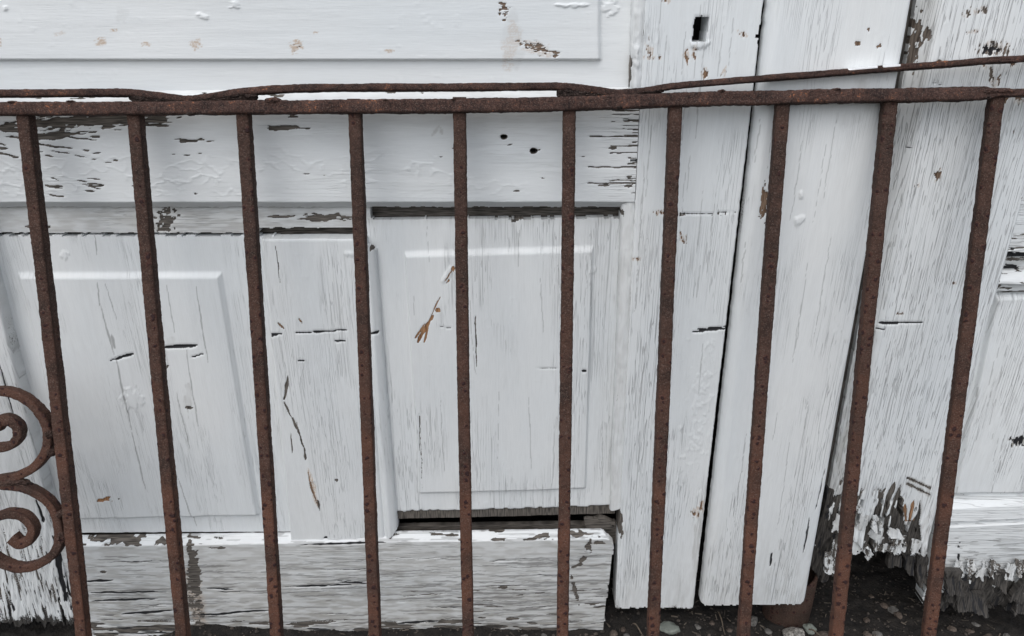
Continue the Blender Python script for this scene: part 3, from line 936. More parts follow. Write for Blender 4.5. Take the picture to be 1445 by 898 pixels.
def f_s3(U, V, K):
    K['crk'][:] = 1.35
    K['dirt_shade'] += 0.05
    low_ = sst(640, 770, V)
    le = line(L3[0], L3[1], 0) + (L3[1][0] - L3[0][0]) * V / 760.0
    cw = 26 + 4 * (fbm(V / 60, V * 0, 3) - 0.5)
    ch = np.clip(1 - (U - le) / cw, 0, 1)
    K['h'] -= 0.017 * ch                                # broad chamfer along its left edge
    K['dirt_shade'] += 0.55 * sst(0.05, 0.3, ch) * (0.5 + 0.5 * sst(350, 700, V))  # chamfer face greyed, more so towards the foot
    r = random.Random(29)
    for i in range(220):
        a, b = r.uniform(1180, 1470), r.uniform(-10, 740)
        L = r.uniform(6, 26)
        K['hair'] = np.maximum(K['hair'], 0.8 * seg(U, V, a, b, a - L * 0.21, b + L, r.uniform(0.45, 0.85), True, 0.6, 1100 + i))
    for i, q in enumerate([(1300, 55, 6, 34, 8), (1314, 47, 3, 9, 15), (1295, 82, 4, 12, 5), (1380, 16, 16, 5, -12), (1365, 20, 3, 4, 0), (1400, 70, 16, 9, 0), (1421, 70, 4, 8, 0), (1404, 68, 6, 8, 10), (1398, 108, 5, 12, -20), (1409, 114, 3, 9, 10), (1430, 90, 4, 5, 0), (1418, 136, 5, 7, 0), (1437, 142, 6, 6, 0), (1368, 46, 10, 2, -10), (1385, 92, 8, 2, -5), (1430, 187, 1.6, 3.5, 10), (1296, 262, 4, 3, 0), (1326, 88, 8, 3, -5), (1343, 400, 6, 1.8, 0), (1270, 443, 5, 1.5, 0), (1324, 248, 4, 8, 30), (1445, 281, 4, 4, 0)]):
        m = blob(U, V, *q, 1.7, 1260 + i, 3, 8)
        if i not in (0, 1, 2):
            K['tan'] = np.maximum(K['tan'], 0.4 * m)
            m = m * (0.25 + 0.75 * sst(0.42, 0.56, fbm((U + V * 0.2) / 2.2, V / 8, 1261)))
        K['peel'] = np.maximum(K['peel'], 0.9 * m)
        K['tone'] = np.maximum(K['tone'], (0.35 if i > 8 else 0.1) * m)
    K['grime_shade'] = mx(0.8 * blob(U, V, 1398, 70, 9, 6, 0, 1.9, 1290, 3, 4), seg(U, V, 1237, 454, 1305, 456, 1.7, True, 0.6, 1291), 0.9 * seg(U, V, 1237, 458, 1268, 457, 1.3, True, 0.5, 1292), 0.9 * seg(U, V, 1236, 466, 1249, 465, 1.5, True, 0.4, 1293),
                    0.7 * seg(U, V, 1278, 209, 1302, 208, 1.0, True, 0.4, 1294), 0.6 * seg(U, V, 1315, 117, 1330, 120, 1.5, True, 0.6, 1295))
    K['dirt_shade'] = mx(K['dirt_shade'], 0.95 * seg(U, V, 1280, 674, 1314, 690, 3.6, False, 0.6, 1296), 0.95 * seg(U, V, 1279, 682, 1313, 699, 3.6, False, 0.6, 1297))
    K['peel'] = mx(K['peel'], 0.9 * seg(U, V, 1280, 674, 1314, 690, 2.0, False, 1, 1298), 0.9 * seg(U, V, 1279, 682, 1313, 699, 2.0, False, 1, 1299))
    # rot: paint in strips, bare wood between, curling outward at the broken edge
    x = U + (V - 700) * 0.2
    K['rot_shade'] = sst(690, 740, V) * 0.8
    K['dirt_shade'] += 0.5 * sst(0.45, 0.6, fbm(x / 9, V / 16, 1299)) * sst(690, 750, V)
    strips = sst(0.50, 0.58, fbm(x / 7, V / 40, 1300)) * sst(670, 720, V + 40 * (fbm(x / 12, x * 0, 1301) - 0.5)) * (U < 1300)
    K['peel'] = np.maximum(K['peel'], strips)
    K['peel'] = mx(K['peel'], seg(U, V, 1263, 680, 1246, 735, 5, True, 2, 1302), seg(U, V, 1250, 690, 1232, 742, 3.5, True, 2, 1303), blob(U, V, 1268, 732, 8, 22, 8, 0.9, 1304, 4, 9))
    t_ = mx(seg(U, V, 1290, 706, 1283, 735, 3, True, 1, 1305), seg(U, V, 1277, 712, 1279, 738, 2.4, True, 1, 1306), 0.9 * seg(U, V, 1276, 734, 1294, 737, 1.6, True, 1, 1307))
    K['peel'] = np.maximum(K['peel'], t_)
    K['tone'] = np.maximum(K['tone'], t_ * 0.8)
    K['h'] += 0.004 * low_ * (fbm(x / 6, V / 30, 1308) - 0.45) - 0.004 * strips
    ed = rot_edge(U) + 16 * (fbm(U / 11, U * 0, 1309) - 0.5) + 3 * (vn(U / 2.6, U * 0, 1310) - 0.5)
    K['h'] += 0.008 * sst(26, 0, ed - V) * (vn(U / 11, U * 0, 1311) - 0.25)
    K['keep'] &= V < ed
    hole = (fbm(x / 6, V / 16, 1312) > 0.70) & (V > 705) & (U < 1300) & (U > 1175)
    K['keep'] &= ~hole


stile3 = board('stile', door2, [(line(*L3, VT), VT), (line(*R3, VT), VT), (line(*R3, 815), 815), (line(*L3, 815), 815)], -0.003, 0.03, 'v', f_s3, bev=(0, 0.003, 0, 0))


def f_core(U, V, K):
    K['peel'][:] = 1
    K['rot_shade'][:] = 0.85
    x = U + (V - 700) * 0.2
    K['h'] += 0.012 * (fbm(x / 9, V / 22, 1400) - 0.5) + 0.004 * (fbm(x / 3, V / 9, 1401) - 0.5)
    K['peel'] -= 0.9 * sst(0.60, 0.68, fbm(x / 8, V / 10, 1402)) * sst(800, 770, V)
    ed = np.interp(U, [1140, 1160, 1180, 1190, 1206, 1225, 1300, 1320, 1350], [796, 820, 818, 800, 784, 780, 790, 806, 826])
    K['keep'] &= V < ed + 14 * (fbm(U / 6, U * 0, 1403) - 0.5) + 6 * (vn(U / 2.5, U * 0, 1404) - 0.5)
    K['grime_shade'] = 0.7 * sst(0.60, 0.68, fbm(x / 5, V / 14, 1405))


def f_core2(U, V, K):
    K['peel'][:] = 1
    K['rot_shade'][:] = 1
    K['h'] += 0.012 * (fbm((U + V * 0.2) / 7, V / 30, 1410) - 0.5)
    K['keep'] &= V < 858 + 16 * (fbm(U / 10, U * 0, 1411) - 0.5)
    K['grime_shade'] = 0.7 * sst(0.56, 0.64, fbm((U + V * 0.2) / 5, V / 20, 1412))


board('rotten_core', door2, [(1322, 780), (1540, 780), (1520, 872), (1300, 872)], 0.006, 0.02, 'v', f_core2)
board('rotten_core', door2, [(1168, 690), (1345, 690), (1345, 850), (1132, 850)], 0.012, 0.02, 'v', f_core)


def f_rm(U, V, K):
    K['crk'][:] = 1.3
    K['dirt_shade'] += 0.15
    rnd_marks(U, V, K, (1410, 150, 1460, 352), 26, 1501, l=(8, 24), w=(0.6, 1.4), ang=4, jit=8, amt=0.9)
    K['grime_shade'] = np.maximum(K['grime_shade'], 0.85 * sst(0.6, 0.66, fbm(U / 14, V / 4, 1502)) * sst(335, 350, V))
    K['keep'] &= V < 357 + 3 * (vn(U / 5, U * 0, 1503) - 0.5)


XR = 2050
board('rail', door2, [(1425, 130), (XR, 130), (XR - 20, 362), (1380, 362)], 0.0, 0.03, 'h', f_rm, xvis=(-.66, .7))
board('upper_panel', door2, [(1500 + 700, VT), (XR + 780, VT), (XR, 136), (1430, 136)], 0.012, 0.02, 'h', base={'crk': 0.3}, fx_=6e-3, fz_=6e-3)


def f_rgap(U, V, K):
    K['peel'][:] = 0.45
    K['peel'] += 0.5 * (fbm(U / 12, V / 6, 1510) - 0.4)
    K['dirt_shade'][:] = 0.5
    K['grime_shade'] = mx(blob(U, V, 1424, 379, 12, 5, 0, 0.9, 1511, 5, 4), 0.8 * sst(366, 360, V))  # black painted in for the dark gap under the rail


board('rebate', door2, [(1370, 350), (XR - 20, 350), (XR - 30, 400), (1360, 400)], 0.016, 0.012, 'h', f_rgap)


def f_mould(U, V, K):
    K['dirt_shade'] += 0.15
    K['crk'][:] = 0.9
    v0 = 384 + 2 * (fbm(U / 30, U * 0, 2) - 0.5)
    q = (V - v0) / 27.0
    K['h'] += 0.010 * np.interp(q, [-0.1, 0.0, 0.35, 0.5, 0.6, 1.0, 1.1], [-.6, -.4, .85, .9, .55, .2, -.2])
    K['peel'] = 0.8 * sst(0.62, 0.68, fbm(U / 20, V / 3, 1520)) + 0.9 * blob(U, V, 1402, 408, 5, 8, 30, 1.0, 1521, 4, 4)


board('panel_moulding', door2, [(1398, 384), (XR - 30, 380), (XR - 36, 410), (1390, 414)], 0.006, 0.012, 'h', f_mould)


def f_p2(U, V, K):
    raised(U, V, K, 0.013, [(1402, 413), (1690, 410), (1600, 690), (1342, 694)], (0.006, 0.006, 0.0015, 0.0035), 0.007)
    K['crk'][:] = 0.9
    K['dirt_shade'] += 0.12
    gr = blob(U, V, 1436, 620, 17, 6, 0, 1.7, 1530, 3, 5)
    K['grime_shade'] = 0.8 * gr * (vn(U / 2.6, V / 9, 6) > 0.35)
    K['dirt_shade'] = np.maximum(K['dirt_shade'], gr)
    r = random.Random(33)
    for i in range(30):
        a, b = r.uniform(1345, 1450), r.uniform(430, 720)
        L = r.uniform(8, 40)
        K['hair'] = np.maximum(K['hair'], 0.8 * seg(U, V, a, b, a - L * 0.23, b + L, r.uniform(0.4, 0.8), True, 0.8, 1540 + i))
    for i, (a, b, c, d) in enumerate([(1345, 695, 1366, 702), (1343, 700, 1360, 708)]):
        K['peel'] = np.maximum(K['peel'], 0.85 * seg(U, V, a, b, c, d, 1.8, False, 1, 1575 + i))
    K['h'] += 0.0009 * blob(U, V, 1404, 424, 3, 6, 0, 0.8, 1580)


board('panel', door2, [(1350, 400), (1770, 400), (1660, 722), (1290, 722)], 0.013, 0.012, 'v', f_p2, xvis=(-.66, .7))


def f_b2(U, V, K):
    q = V - (U - 1345) * -0.05
    # two stepped mouldings, then the flat of the rail
    K['h'] += 0.001 * np.interp(q, [708, 715, 719, 736, 738, 741, 744, 750], [-14, -10, -1, 2, -5, -5, 1, 0])
    K['crk'][:] = 1.2
    K['dirt_shade'] += 0.12 + 0.4 * sst(748, 840, V) * sst(0.3, 0.7, fbm(U / 20, V / 5, 1600))
    rnd_marks(U, V, K, (1330, 760, 1450, 850), 130, 1601, 'hair', l=(4, 22), w=(0.6, 1.3), ang=0, jit=5, amt=0.9)
    K['grime_shade'] = np.maximum(K['grime_shade'], seg(U, V, 1354, 763, 1352, 812, 2.0, True, 1.5, 1602) * (vn(V / 5, V * 0, 4) > 0.3))
    rot_shade = sst(795, 835, V + 26 * (fbm(U / 14, V / 14, 1603) - 0.5))
    K['peel'] = np.maximum(K['peel'], 0.95 * sst(0.42, 0.52, fbm(U / 7, V / 11, 1604)) * rot_shade)
    K['grime_shade'] = np.maximum(K['grime_shade'], 0.9 * sst(0.60, 0.66, fbm(U / 5, V / 10, 1605)) * rot_shade)
    K['rot_shade'] = rot_shade
    K['h'] += 0.010 * rot_shade * (fbm(U / 9, V / 9, 1606) - 0.5) - 0.006 * sst(820, 850, V)
    K['keep'] &= V < 852 + 12 * (fbm(U / 8, U * 0, 1607) - 0.5) + 8 * (vn(U / 3, U * 0, 1608) - 0.5)
    K['keep'] &= ~((fbm(U / 8, V / 14, 1609) > 0.70) & (V > 815))


rail3 = board('rail', door2, [(1326, 706), (XR - 250, 690), (XR - 300, 868), (1304, 868)], -0.001, 0.03, 'h', f_b2, xvis=(-.66, .7))
for a, b in ((1760, 1900), (1990, 2180)):
    board('stile' if a > 1900 else 'mullion', door2, [(a + (720 if a > 1900 else 60), VT if a > 1900 else 290), (b + (780 if a > 1900 else 90), VT if a > 1900 else 290), (b - 200, 862), (a - 200, 862)], -0.004, 0.03, 'v', fx_=6e-3, fz_=8e-3, base={'dirt_shade': 0.2})


# torn strips of paint and slabs of rotten wood at the foot of the right leaf
def scrap(name, u, v, w, h, y, ang, curl, s, peel, dirt_shade=0.2, tip=0.5):
    c, n = math.cos(R(ang)), math.sin(R(ang))
    q = [(-w / 2, -h / 2), (w / 2, -h / 2), (w / 2, h / 2), (-w / 2, h / 2)]
    q = [(u + a * c - b * n, v + a * n + b * c) for a, b in q]

    def f(U, V, K):
        a, b = (U - u) * c + (V - v) * n, -(U - u) * n + (V - v) * c
        K['peel'][:] = peel
        K['peel'] += 0.5 * (fbm(U / 5, V / 9, s) - 0.5)
        K['dirt_shade'][:] = dirt_shade
        K['rot_shade'][:] = 0.3 if name == 'paint_flake' else 0.9
        bt = (b + h / 2) / h
        if name != 'paint_flake':
            K['h'] += 0.006 * (fbm(a / 9 + s, b / 14, s + 4) - 0.5) + 0.003 * np.floor(3 * vn(a / 7 + s, b / 30, s + 5)) / 3
        K['h'] += curl * bt ** 2 + 0.002 * (fbm(a / 4, b / 8, s) - 0.5)
        if name == 'paint_flake':
            q_ = np.maximum(np.abs(a) / (w / 2), np.abs(b) / (h / 2)) + 1.3 * (fbm(a / 5 + s, b / 6, s) - 0.42)
            K['keep'] &= q_ < 1
        else:
            e_ = h * tip * (np.floor(4 * vn(a / 7.0 + s, a * 0, s)) / 3 + 0.3 * (vn(a / 2.5, b / 5, s + 3) - 0.5))
            K['keep'] &= (b < h / 2 - e_) & (np.abs(a) < w / 2 - 1.5 * vn(b / 4, b * 0, s + 1) - w * 0.10 * np.floor(3 * vn(b / 15, b * 0, s + 2)) / 2)
            K['grime_shade'] = 0.62 * sst(0.60, 0.68, fbm(a / 3.5 + s, b / 25, s + 6))
    board(name, stile3 if u < 1325 else rail3, q, y, 0.0016 if name == 'paint_flake' else 0.006, 'v', f, fx_=1.3e-3, fz_=1.3e-3)


r = random.Random(77)
for u, v, w, h, a in [(1182, 738, 12, 30, 14), (1204, 730, 11, 34, 14), (1216, 740, 12, 28, 12), (1234, 738, 10, 22, 10), (1207, 770, 22, 26, 28), (1224, 780, 16, 22, -30), (1250, 774, 34, 12, 6), (1268, 764, 26, 14, 4), (1180, 775, 18, 34, 22), (1174, 795, 22, 28, 6), (1292, 772, 16, 20, 10), (1236, 760, 24, 14, 26), (1262, 752, 20, 12, -4)]:
    scrap('paint_flake', u, v, w, h, -0.002 - r.uniform(0, 0.007), a + r.uniform(-8, 8), r.uniform(-0.003, 0.008), r.randint(1, 9999), r.uniform(0.15, 0.6), 0.5, 0.3)
for u, v, w, h, a in [(1262, 792, 22, 18, 0), (1284, 798, 20, 26, 4), (1302, 806, 20, 40, 8), (1166, 806, 18, 32, 8)]:
    scrap('splintered_wood', u, v, w, h, 0.004 + r.uniform(0, 0.012), a + r.uniform(-10, 10), r.uniform(-0.004, 0.008), r.randint(1, 9999), 1.0, 0.2, 0.25)
for u, v, w, h, a in [(1345, 822, 30, 34, 6), (1350, 842, 40, 40, 8), (1384, 836, 38, 46, 14), (1415, 842, 44, 44, 10), (1446, 838, 36, 48, 26), (1370, 852, 44, 28, -6), (1470, 840, 34, 46, 22), (1410, 820, 30, 28, 26), (1450, 858, 48, 20, 6)]:
    scrap('splintered_wood', u, v, w, h, -0.002 - r.uniform(0, 0.018), a + r.uniform(-8, 8), r.uniform(-0.010, 0.012), r.randint(1, 9999), r.uniform(0.75, 1.0), 0.5, 0.22)
for u, v, w, h, a in [(1352, 803, 14, 26, 10), (1370, 800, 15, 22, 0), (1388, 806, 14, 26, 12), (1402, 800, 18, 28, -6), (1425, 806, 14, 26, 10), (1440, 800, 14, 22, 4), (1412, 820, 18, 24, 16), (1444, 818, 16, 26, 20)]:
    scrap('paint_flake', u, v, w, h, -0.003 - r.uniform(0, 0.006), a + r.uniform(-25, 25), r.uniform(0.0, 0.009), r.randint(1, 9999), r.uniform(0.2, 0.6), 0.5, 0.35)
# ------------------------------------------------------------------ leaning iron railing
rail = thing('iron_railing', 'rusty wrought iron railing leaning against the white doors', 'railing')
# top rail
RP = [(-330, 158), (-150, 155.5), (0, 153.5), (150, 153), (300, 151.5), (500, 150), (650, 148.5), (800, 146), (930, 141), (1000, 139), (1120, 136.5), (1250, 134), (1370, 131.5), (1405, 131), (1445, 130), (1500, 129), (1560, 128)]
c = dense(RP, 900)
pts = np.array([on_rail(a, b, 0.003) for a, b in c])
u = c[:, 0]
wid = np.interp(u, [-330, 1250, 1360, 1392, 1408, 1445, 1500, 1780], [.0135, .0142, .0138, .0125, .0085, .0075, .012, .0135])
top = sweep('top_rail', pts, wid, 0.018, RUST_RAIL, rail, amp=0.0009, seed=3, k=6, lump=0.0006)
SP = [(-330, 134), (-150, 131), (0, 131.5), (100, 130.5), (180, 130.5), (215, 134), (250, 139), (268, 140), (290, 137.5), (330, 130.5), (380, 126), (450, 123.5), (600, 122.5), (700, 122), (780, 121.5), (810, 123), (840, 127.5), (876, 131), (910, 127.5), (960, 120), (1100, 108.5), (1250, 96.5), (1350, 89), (1400, 84.5), (1445, 82), (1500, 79), (1580, 75)]
c = dense(SP, 1000)
pts = np.array([on_rail(a, b, 0.002) for a, b in c])
u = c[:, 0]
ww = sst(1195, 1203, u) * sst(1243, 1236, u) + sst(1246, 1250, u) * sst(1272, 1266, u)
st = sweep('strap', pts, 0.0064 + 0.0012 * (u < 900), 0.016, RUST_RAIL, rail, amp=0.0007, seed=5, k=4, lump=0.0004)
# dab of white paint left on the upper edge of the strap
me = st.data
co = np.zeros(len(me.vertices) * 3, np.float32)
me.vertices.foreach_get('co', co)
co = co.reshape(-1, 3)
uu, vv = to_px(co[:, 0], co[:, 1], co[:, 2])
cen = np.interp(uu, c[:, 0], c[:, 1])
w8 = (((uu > 1196) & (uu < 1240)) | ((uu > 1246) & (uu < 1272))) & (vv < cen - 2.2 + 1.5 * vn(uu / 6, uu * 0, 2))
me.attributes['whitewash'].data.foreach_set('value', w8.astype(np.float32))

# flaking rust wedged between strap and rail where they are forged together
r = random.Random(4)


def lump(name, cu, cv, ru, rv, parent, mat, seed, off=-0.006, dep=0.012, n=(26, 14)):
    """irregular crust: squashed noisy ellipsoid lying in the railing plane"""
    ctr = on_rail(cu, cv, off)
    sx, sz = np.linalg.norm(on_rail(cu + ru, cv, off) - ctr), np.linalg.norm(on_rail(cu, cv + rv, off) - ctr)
    th = np.linspace(0, 2 * math.pi, n[0], endpoint=False)
    ph = np.linspace(-math.pi / 2, math.pi / 2, n[1])
    T, Pp = np.meshgrid(th, ph)
    k = 1 + 0.55 * (fbm(np.cos(T) * 3 + 7, np.sin(T) * 3 + Pp * 3, seed) - 0.5)
    a, b, d = np.cos(Pp) * np.cos(T), np.cos(Pp) * np.sin(T), np.sin(Pp)
    co = ctr + (a * sx * k)[..., None] * fx + (b * sz * k)[..., None] * fup + (d * dep / 2 * k)[..., None] * fn
    idx = np.arange(n[0] * n[1]).reshape(n[1], n[0])
    A, Bq = idx[:-1], idx[1:]
    f = np.stack([A, np.roll(A, -1, 1), np.roll(Bq, -1, 1), Bq], -1).reshape(-1, 4)
    N = n[0] * n[1]
    return make_obj(name, co.reshape(-1, 3), f, mat, parent, {'low': np.zeros(N), 'whitewash': np.zeros(N), 'bc': co.reshape(-1, 3)[:, [0, 2, 1]] + seed}, smooth=False)


for i, (a, b, x, y) in enumerate([(208, 138.5, 28, 8), (232, 140.5, 26, 6), (250, 143, 20, 4), (300, 139.5, 26, 7), (325, 137.5, 26, 8.5), (346, 135.5, 20, 8), (282, 142, 24, 4),
                                  (806, 132, 20, 10), (828, 133, 22, 8), (848, 135, 24, 6.5), (868, 136.5, 24, 4.5), (895, 134.5, 22, 6), (914, 131.5, 18, 5), (791, 131, 6, 9), (926, 129.5, 10, 3)]):
    lump('rust_scale', a, b, x, y, top, RUST_SCALE, 50 + i, off=-0.004)
for i, (a, b, x, y) in enumerate([(385, 142, 12, 4.5), (269, 161, 7, 3), (290, 160, 6, 2), (379, 159, 5, 3), (874, 152, 6, 3.5), (18, 144.5, 8, 2), (100, 143.5, 6, 2), (1180, 126.5, 7, 2), (1018, 129, 6, 2.5), (165, 135.5, 4, 2), (1418, 129, 14, 4), (1396, 129, 14, 4.5), (1425, 87.5, 16, 2.5), (1392, 138, 8, 3), (640, 141, 4, 2), (545, 142, 5, 1.6)]):
    lump('rust_scale', a, b, x, y, top, RUST_RAIL if i not in (1, 4) else RUST_SCALE, 80 + i, off=0.001, dep=0.008, n=(16, 9))

# upright bars
BT = [-272, -118, 36, 191, 344, 501, 649, 803, 953, 1103, 1254, 1403]
BB = [-162, -20, 118, 260, 391, 529, 662, 793, 921, 1048, 1178, 1307]
for i, (a, b) in enumerate(zip(BT, BB)):
    vt = 157 - 0.0165 * a
    P0, P1 = on_rail(a, vt, -0.009) + fn * 0.009, on_rail(b, 898, -0.009) + fn * 0.009
    d = (P1 - P0) / np.linalg.norm(P1 - P0)
    L = (P0[2] - 0.004) / -d[2]
    P0 = P0 - d * 0.006
    t = np.linspace(0, L, 420)
    pts = P0 + d * t[:, None]
    rb = random.Random(900 + i)
    bow = np.sin(t / L * math.pi) * rb.uniform(-0.0012, 0.0012)
    pts = pts + fx * bow[:, None]
    k = t / L
    low = 0.15 + 0.75 * sst(0.15, 0.75, k)
    tw = R(rb.uniform(-2, 2) + {11: -15, 10: -5, 9: -5}.get(i, 0))
    nr = fn * math.cos(tw) + fx * math.sin(tw)
    w = 0.0138 * (1 + 0.03 * (fbm(t * 9, t * 0 + i, 60 + i) - 0.5) * 2)
    bar = sweep('bar', pts, w, 0.0138, RUST_BAR, rail, nrm=nr, amp=0.00062, seed=100 + i * 7, k=5, low=low, front=-0.002)
    if i == 2:
        post = bar

# scrollwork
UP = [(-38, 679), (-20, 679), (0, 676), (25, 670), (50, 657), (66, 636), (69.5, 612), (63, 590), (46, 570), (25, 557), (0, 551), (-18, 557), (-28, 572), (-29, 586)]
UI = [(-29, 588), (-18, 583), (0, 588.5), (17, 591), (28, 605), (25, 620), (10, 630), (-6, 632)]
LP = [(-38, 679.5), (-15, 682), (5, 684), (34, 687), (62, 701), (79, 722), (86, 755), (79, 778), (59, 794), (34, 801), (10, 796), (-10, 783), (-20, 764), (-17, 745), (-4, 730), (17, 724.5), (37, 730), (47.5, 746), (42, 761), (29, 766), (18, 758)]
UP = [(-38, 681), (-15, 679.5), (0, 676.5), (25, 671), (50, 658), (66, 637), (69.5, 612), (63, 590), (46, 570), (25, 557), (2, 552), (-20, 557), (-38, 572), (-46, 592), (-42, 616), (-26, 630), (-6, 632), (14, 629), (26, 618), (27, 604), (16, 593), (2, 594), (-4, 603)]
xm = on_rail(-40, 680)[0]
for path, sd_ in ((UP, 31), (LP, 37)):
    c = dense(path, 420)
    pts = np.array([on_rail(a, b, -0.008) + fn * 0.007 for a, b in c])
    k = np.linspace(0, 1, 420)
    wd = 0.0100 + 0.0035 * sst(0.86, 0.97, k)
    low = 0.55 + 0 * k
    sweep('scroll', pts, wd, 0.0125, RUST_BAR, rail, amp=0.0006, seed=sd_, k=5, low=low, front=-0.0015)
    p2 = pts.copy()
    p2[:, 0] = 2 * xm - p2[:, 0]
    sweep('scroll', p2, wd, 0.0125, RUST_BAR, rail, amp=0.0006, seed=sd_ + 2, k=5, low=low, front=-0.0015)
for i, (a, b, x, y) in enumerate([(71, 612, 7, 7), (73, 638, 6, 6), (86, 725, 6, 5), (16, 680, 26, 6), (88, 757, 6, 10)]):
    lump('weld', a, b, x, y, post, RUST_BAR, 140 + i, off=-0.006, dep=0.012)
# ------------------------------------------------------------------ ground, dark room behind the doors, surrounding wall
SOIL = simple_material('dark_soil', (0.006, 0.005, 0.0045), (0.022, 0.018, 0.0145), 60.0, 0.95, 0.004)


def gh(x, y):
    h = (fbm(x * 9 + 3, y * 9, 71) - 0.5) * 0.018 + (fbm(x * 45, y * 45, 72) - 0.5) * 0.010 + (fbm(x * 160, y * 160, 73) - 0.5) * 0.005
    near = sst(3.0, 0.8, np.abs(x)) * sst(1.6, 0.6, np.abs(y))
    h = h * (0.4 + 0.6 * near)
    h = h - 0.022 * sst(-0.45, -0.62, x) * near - 0.02 * blobw(x, y, 0.56, 0.08, 0.16, 0.10)
    return h - 0.004


def blobw(x, y, cx, cy, rx, ry):
    return np.exp(-((x - cx) / rx) ** 2 - ((y - cy) / ry) ** 2)


gx = np.concatenate([[-60, -30, -12, -6, -3, -1.6, -1.1], np.arange(-0.8, 0.85, 0.0035), [1.1, 1.6, 3, 6, 12, 30, 60]])
gy = np.concatenate([[-60, -30, -12, -6, -3, -1.5, -0.8, -0.5, -0.35, -0.26], np.arange(-0.2, 0.28, 0.0035), [0.33, 0.45, 0.7, 1.2, 3, 12, 60]])
X, Y = np.meshgrid(gx, gy)
Z = gh(X, Y)
idx = np.arange(X.size).reshape(X.shape)
f = np.stack([idx[:-1, :-1], idx[:-1, 1:], idx[1:, 1:], idx[1:, :-1]], -1).reshape(-1, 4)
g = make_obj('ground', np.stack([X, Y, Z], -1).reshape(-1, 3), f, SOIL)
g['kind'] = 'structure'

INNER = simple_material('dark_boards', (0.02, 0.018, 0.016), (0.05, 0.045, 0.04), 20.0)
PLAIN = simple_material('white_boards', (0.62, 0.63, 0.63), (0.74, 0.75, 0.75), 8.0, 0.6, 0.0008)


def box_arrays(x0, x1, y0, y1, z0, z1):
    co = np.array([(x, y, z) for x in (x0, x1) for y in (y0, y1) for z in (z0, z1)], float)
    f = np.array([(0, 1, 3, 2), (4, 6, 7, 5), (0, 4, 5, 1), (2, 3, 7, 6), (0, 2, 6, 4), (1, 5, 7, 3)])
    return co, f


XL, XRR = float(on_door(-190, 432)[0]) + 0.03, 1.34
ZTOP = 1.76
# the dark room behind
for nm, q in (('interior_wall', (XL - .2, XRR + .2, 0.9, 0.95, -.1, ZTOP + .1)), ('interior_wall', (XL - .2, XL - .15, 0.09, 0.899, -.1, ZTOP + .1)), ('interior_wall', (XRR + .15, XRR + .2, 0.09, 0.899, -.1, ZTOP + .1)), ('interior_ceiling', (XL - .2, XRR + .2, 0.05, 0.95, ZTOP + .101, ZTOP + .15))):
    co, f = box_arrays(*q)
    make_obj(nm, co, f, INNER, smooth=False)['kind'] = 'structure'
house = thing('house_wall', 'white boarded house wall around the double doors', 'wall')
house['kind'] = 'thing'
for q in ((XL - 3, XL, 0.036, 0.086), (XRR, XRR + 3, 0.036, 0.086)):
    z = 0.0
    while z < 2.6:
        co, f = box_arrays(q[0], q[1], q[2], q[3], z, z + 0.117)
        co[:, 1] += np.where((co[:, 2] < z + .05) & (co[:, 1] < .05), -0.012, 0)
        make_obj('clapboard', co, f, PLAIN, house, smooth=False)
        z += 0.12
z = ZTOP
while z < 2.6:
    co, f = box_arrays(XL + .001, XRR - .001, 0.036, 0.086, z, z + 0.117)
    make_obj('clapboard', co, f, PLAIN, house, smooth=False)
    z += 0.12

# ------------------------------------------------------------------ rusty pipe standing under the meeting board
n, th = 64, np.linspace(0, 2 * math.pi, 64, endpoint=False)
pc = np.array([float(on_door(1121, 860, 0.0)[0]) + 0.004, 0.034])
rings = []
for rr, z in ((0.035, -0.03), (0.035, 0.0), (0.0355, 0.02), (0.035, 0.070), (0.031, 0.070), (0.031, -0.03)):
    k = 1 + 0.02 * (fbm(np.cos(th) * 3, np.sin(th) * 3 + z * 20, 7) - 0.5)
    rings.append(np.stack([pc[0] + rr * k * np.cos(th), pc[1] + rr * k * np.sin(th), z + 0.012 * np.cos(th) * (z > 0.03) + 0 * th], -1))
co = np.concatenate(rings)
m = len(rings)
idx = np.arange(m * n).reshape(m, n)
A, B_ = idx[:-1], idx[1:]
f = np.stack([A, np.roll(A, -1, 1), np.roll(B_, -1, 1), B_], -1).reshape(-1, 4)
o = make_obj('pipe_stub', co, f, RUST_PIPE, None, {'low': np.full(len(co), 0.25), 'whitewash': np.zeros(len(co)), 'bc': np.stack([np.tile(th * 0.041, m), co[:, 2], 0 * co[:, 2]], -1)})
tag(o, 'short rusty iron pipe stub in the soil under the meeting board', 'pipe')

# ------------------------------------------------------------------ stones
STONES = [simple_material('grey_stone', (0.05, 0.047, 0.043), (0.19, 0.18, 0.165), 120.0, 0.85, 0.001),
          simple_material('brown_stone', (0.035, 0.026, 0.020), (0.13, 0.10, 0.08), 120.0, 0.85, 0.001),
          simple_material('speckled_granite', (0.06, 0.055, 0.05), (0.42, 0.40, 0.36), 260.0, 0.85, 0.0012),
          simple_material('greenish_stone', (0.13, 0.145, 0.125), (0.22, 0.235, 0.205), 40.0, 0.7, 0.0005)]


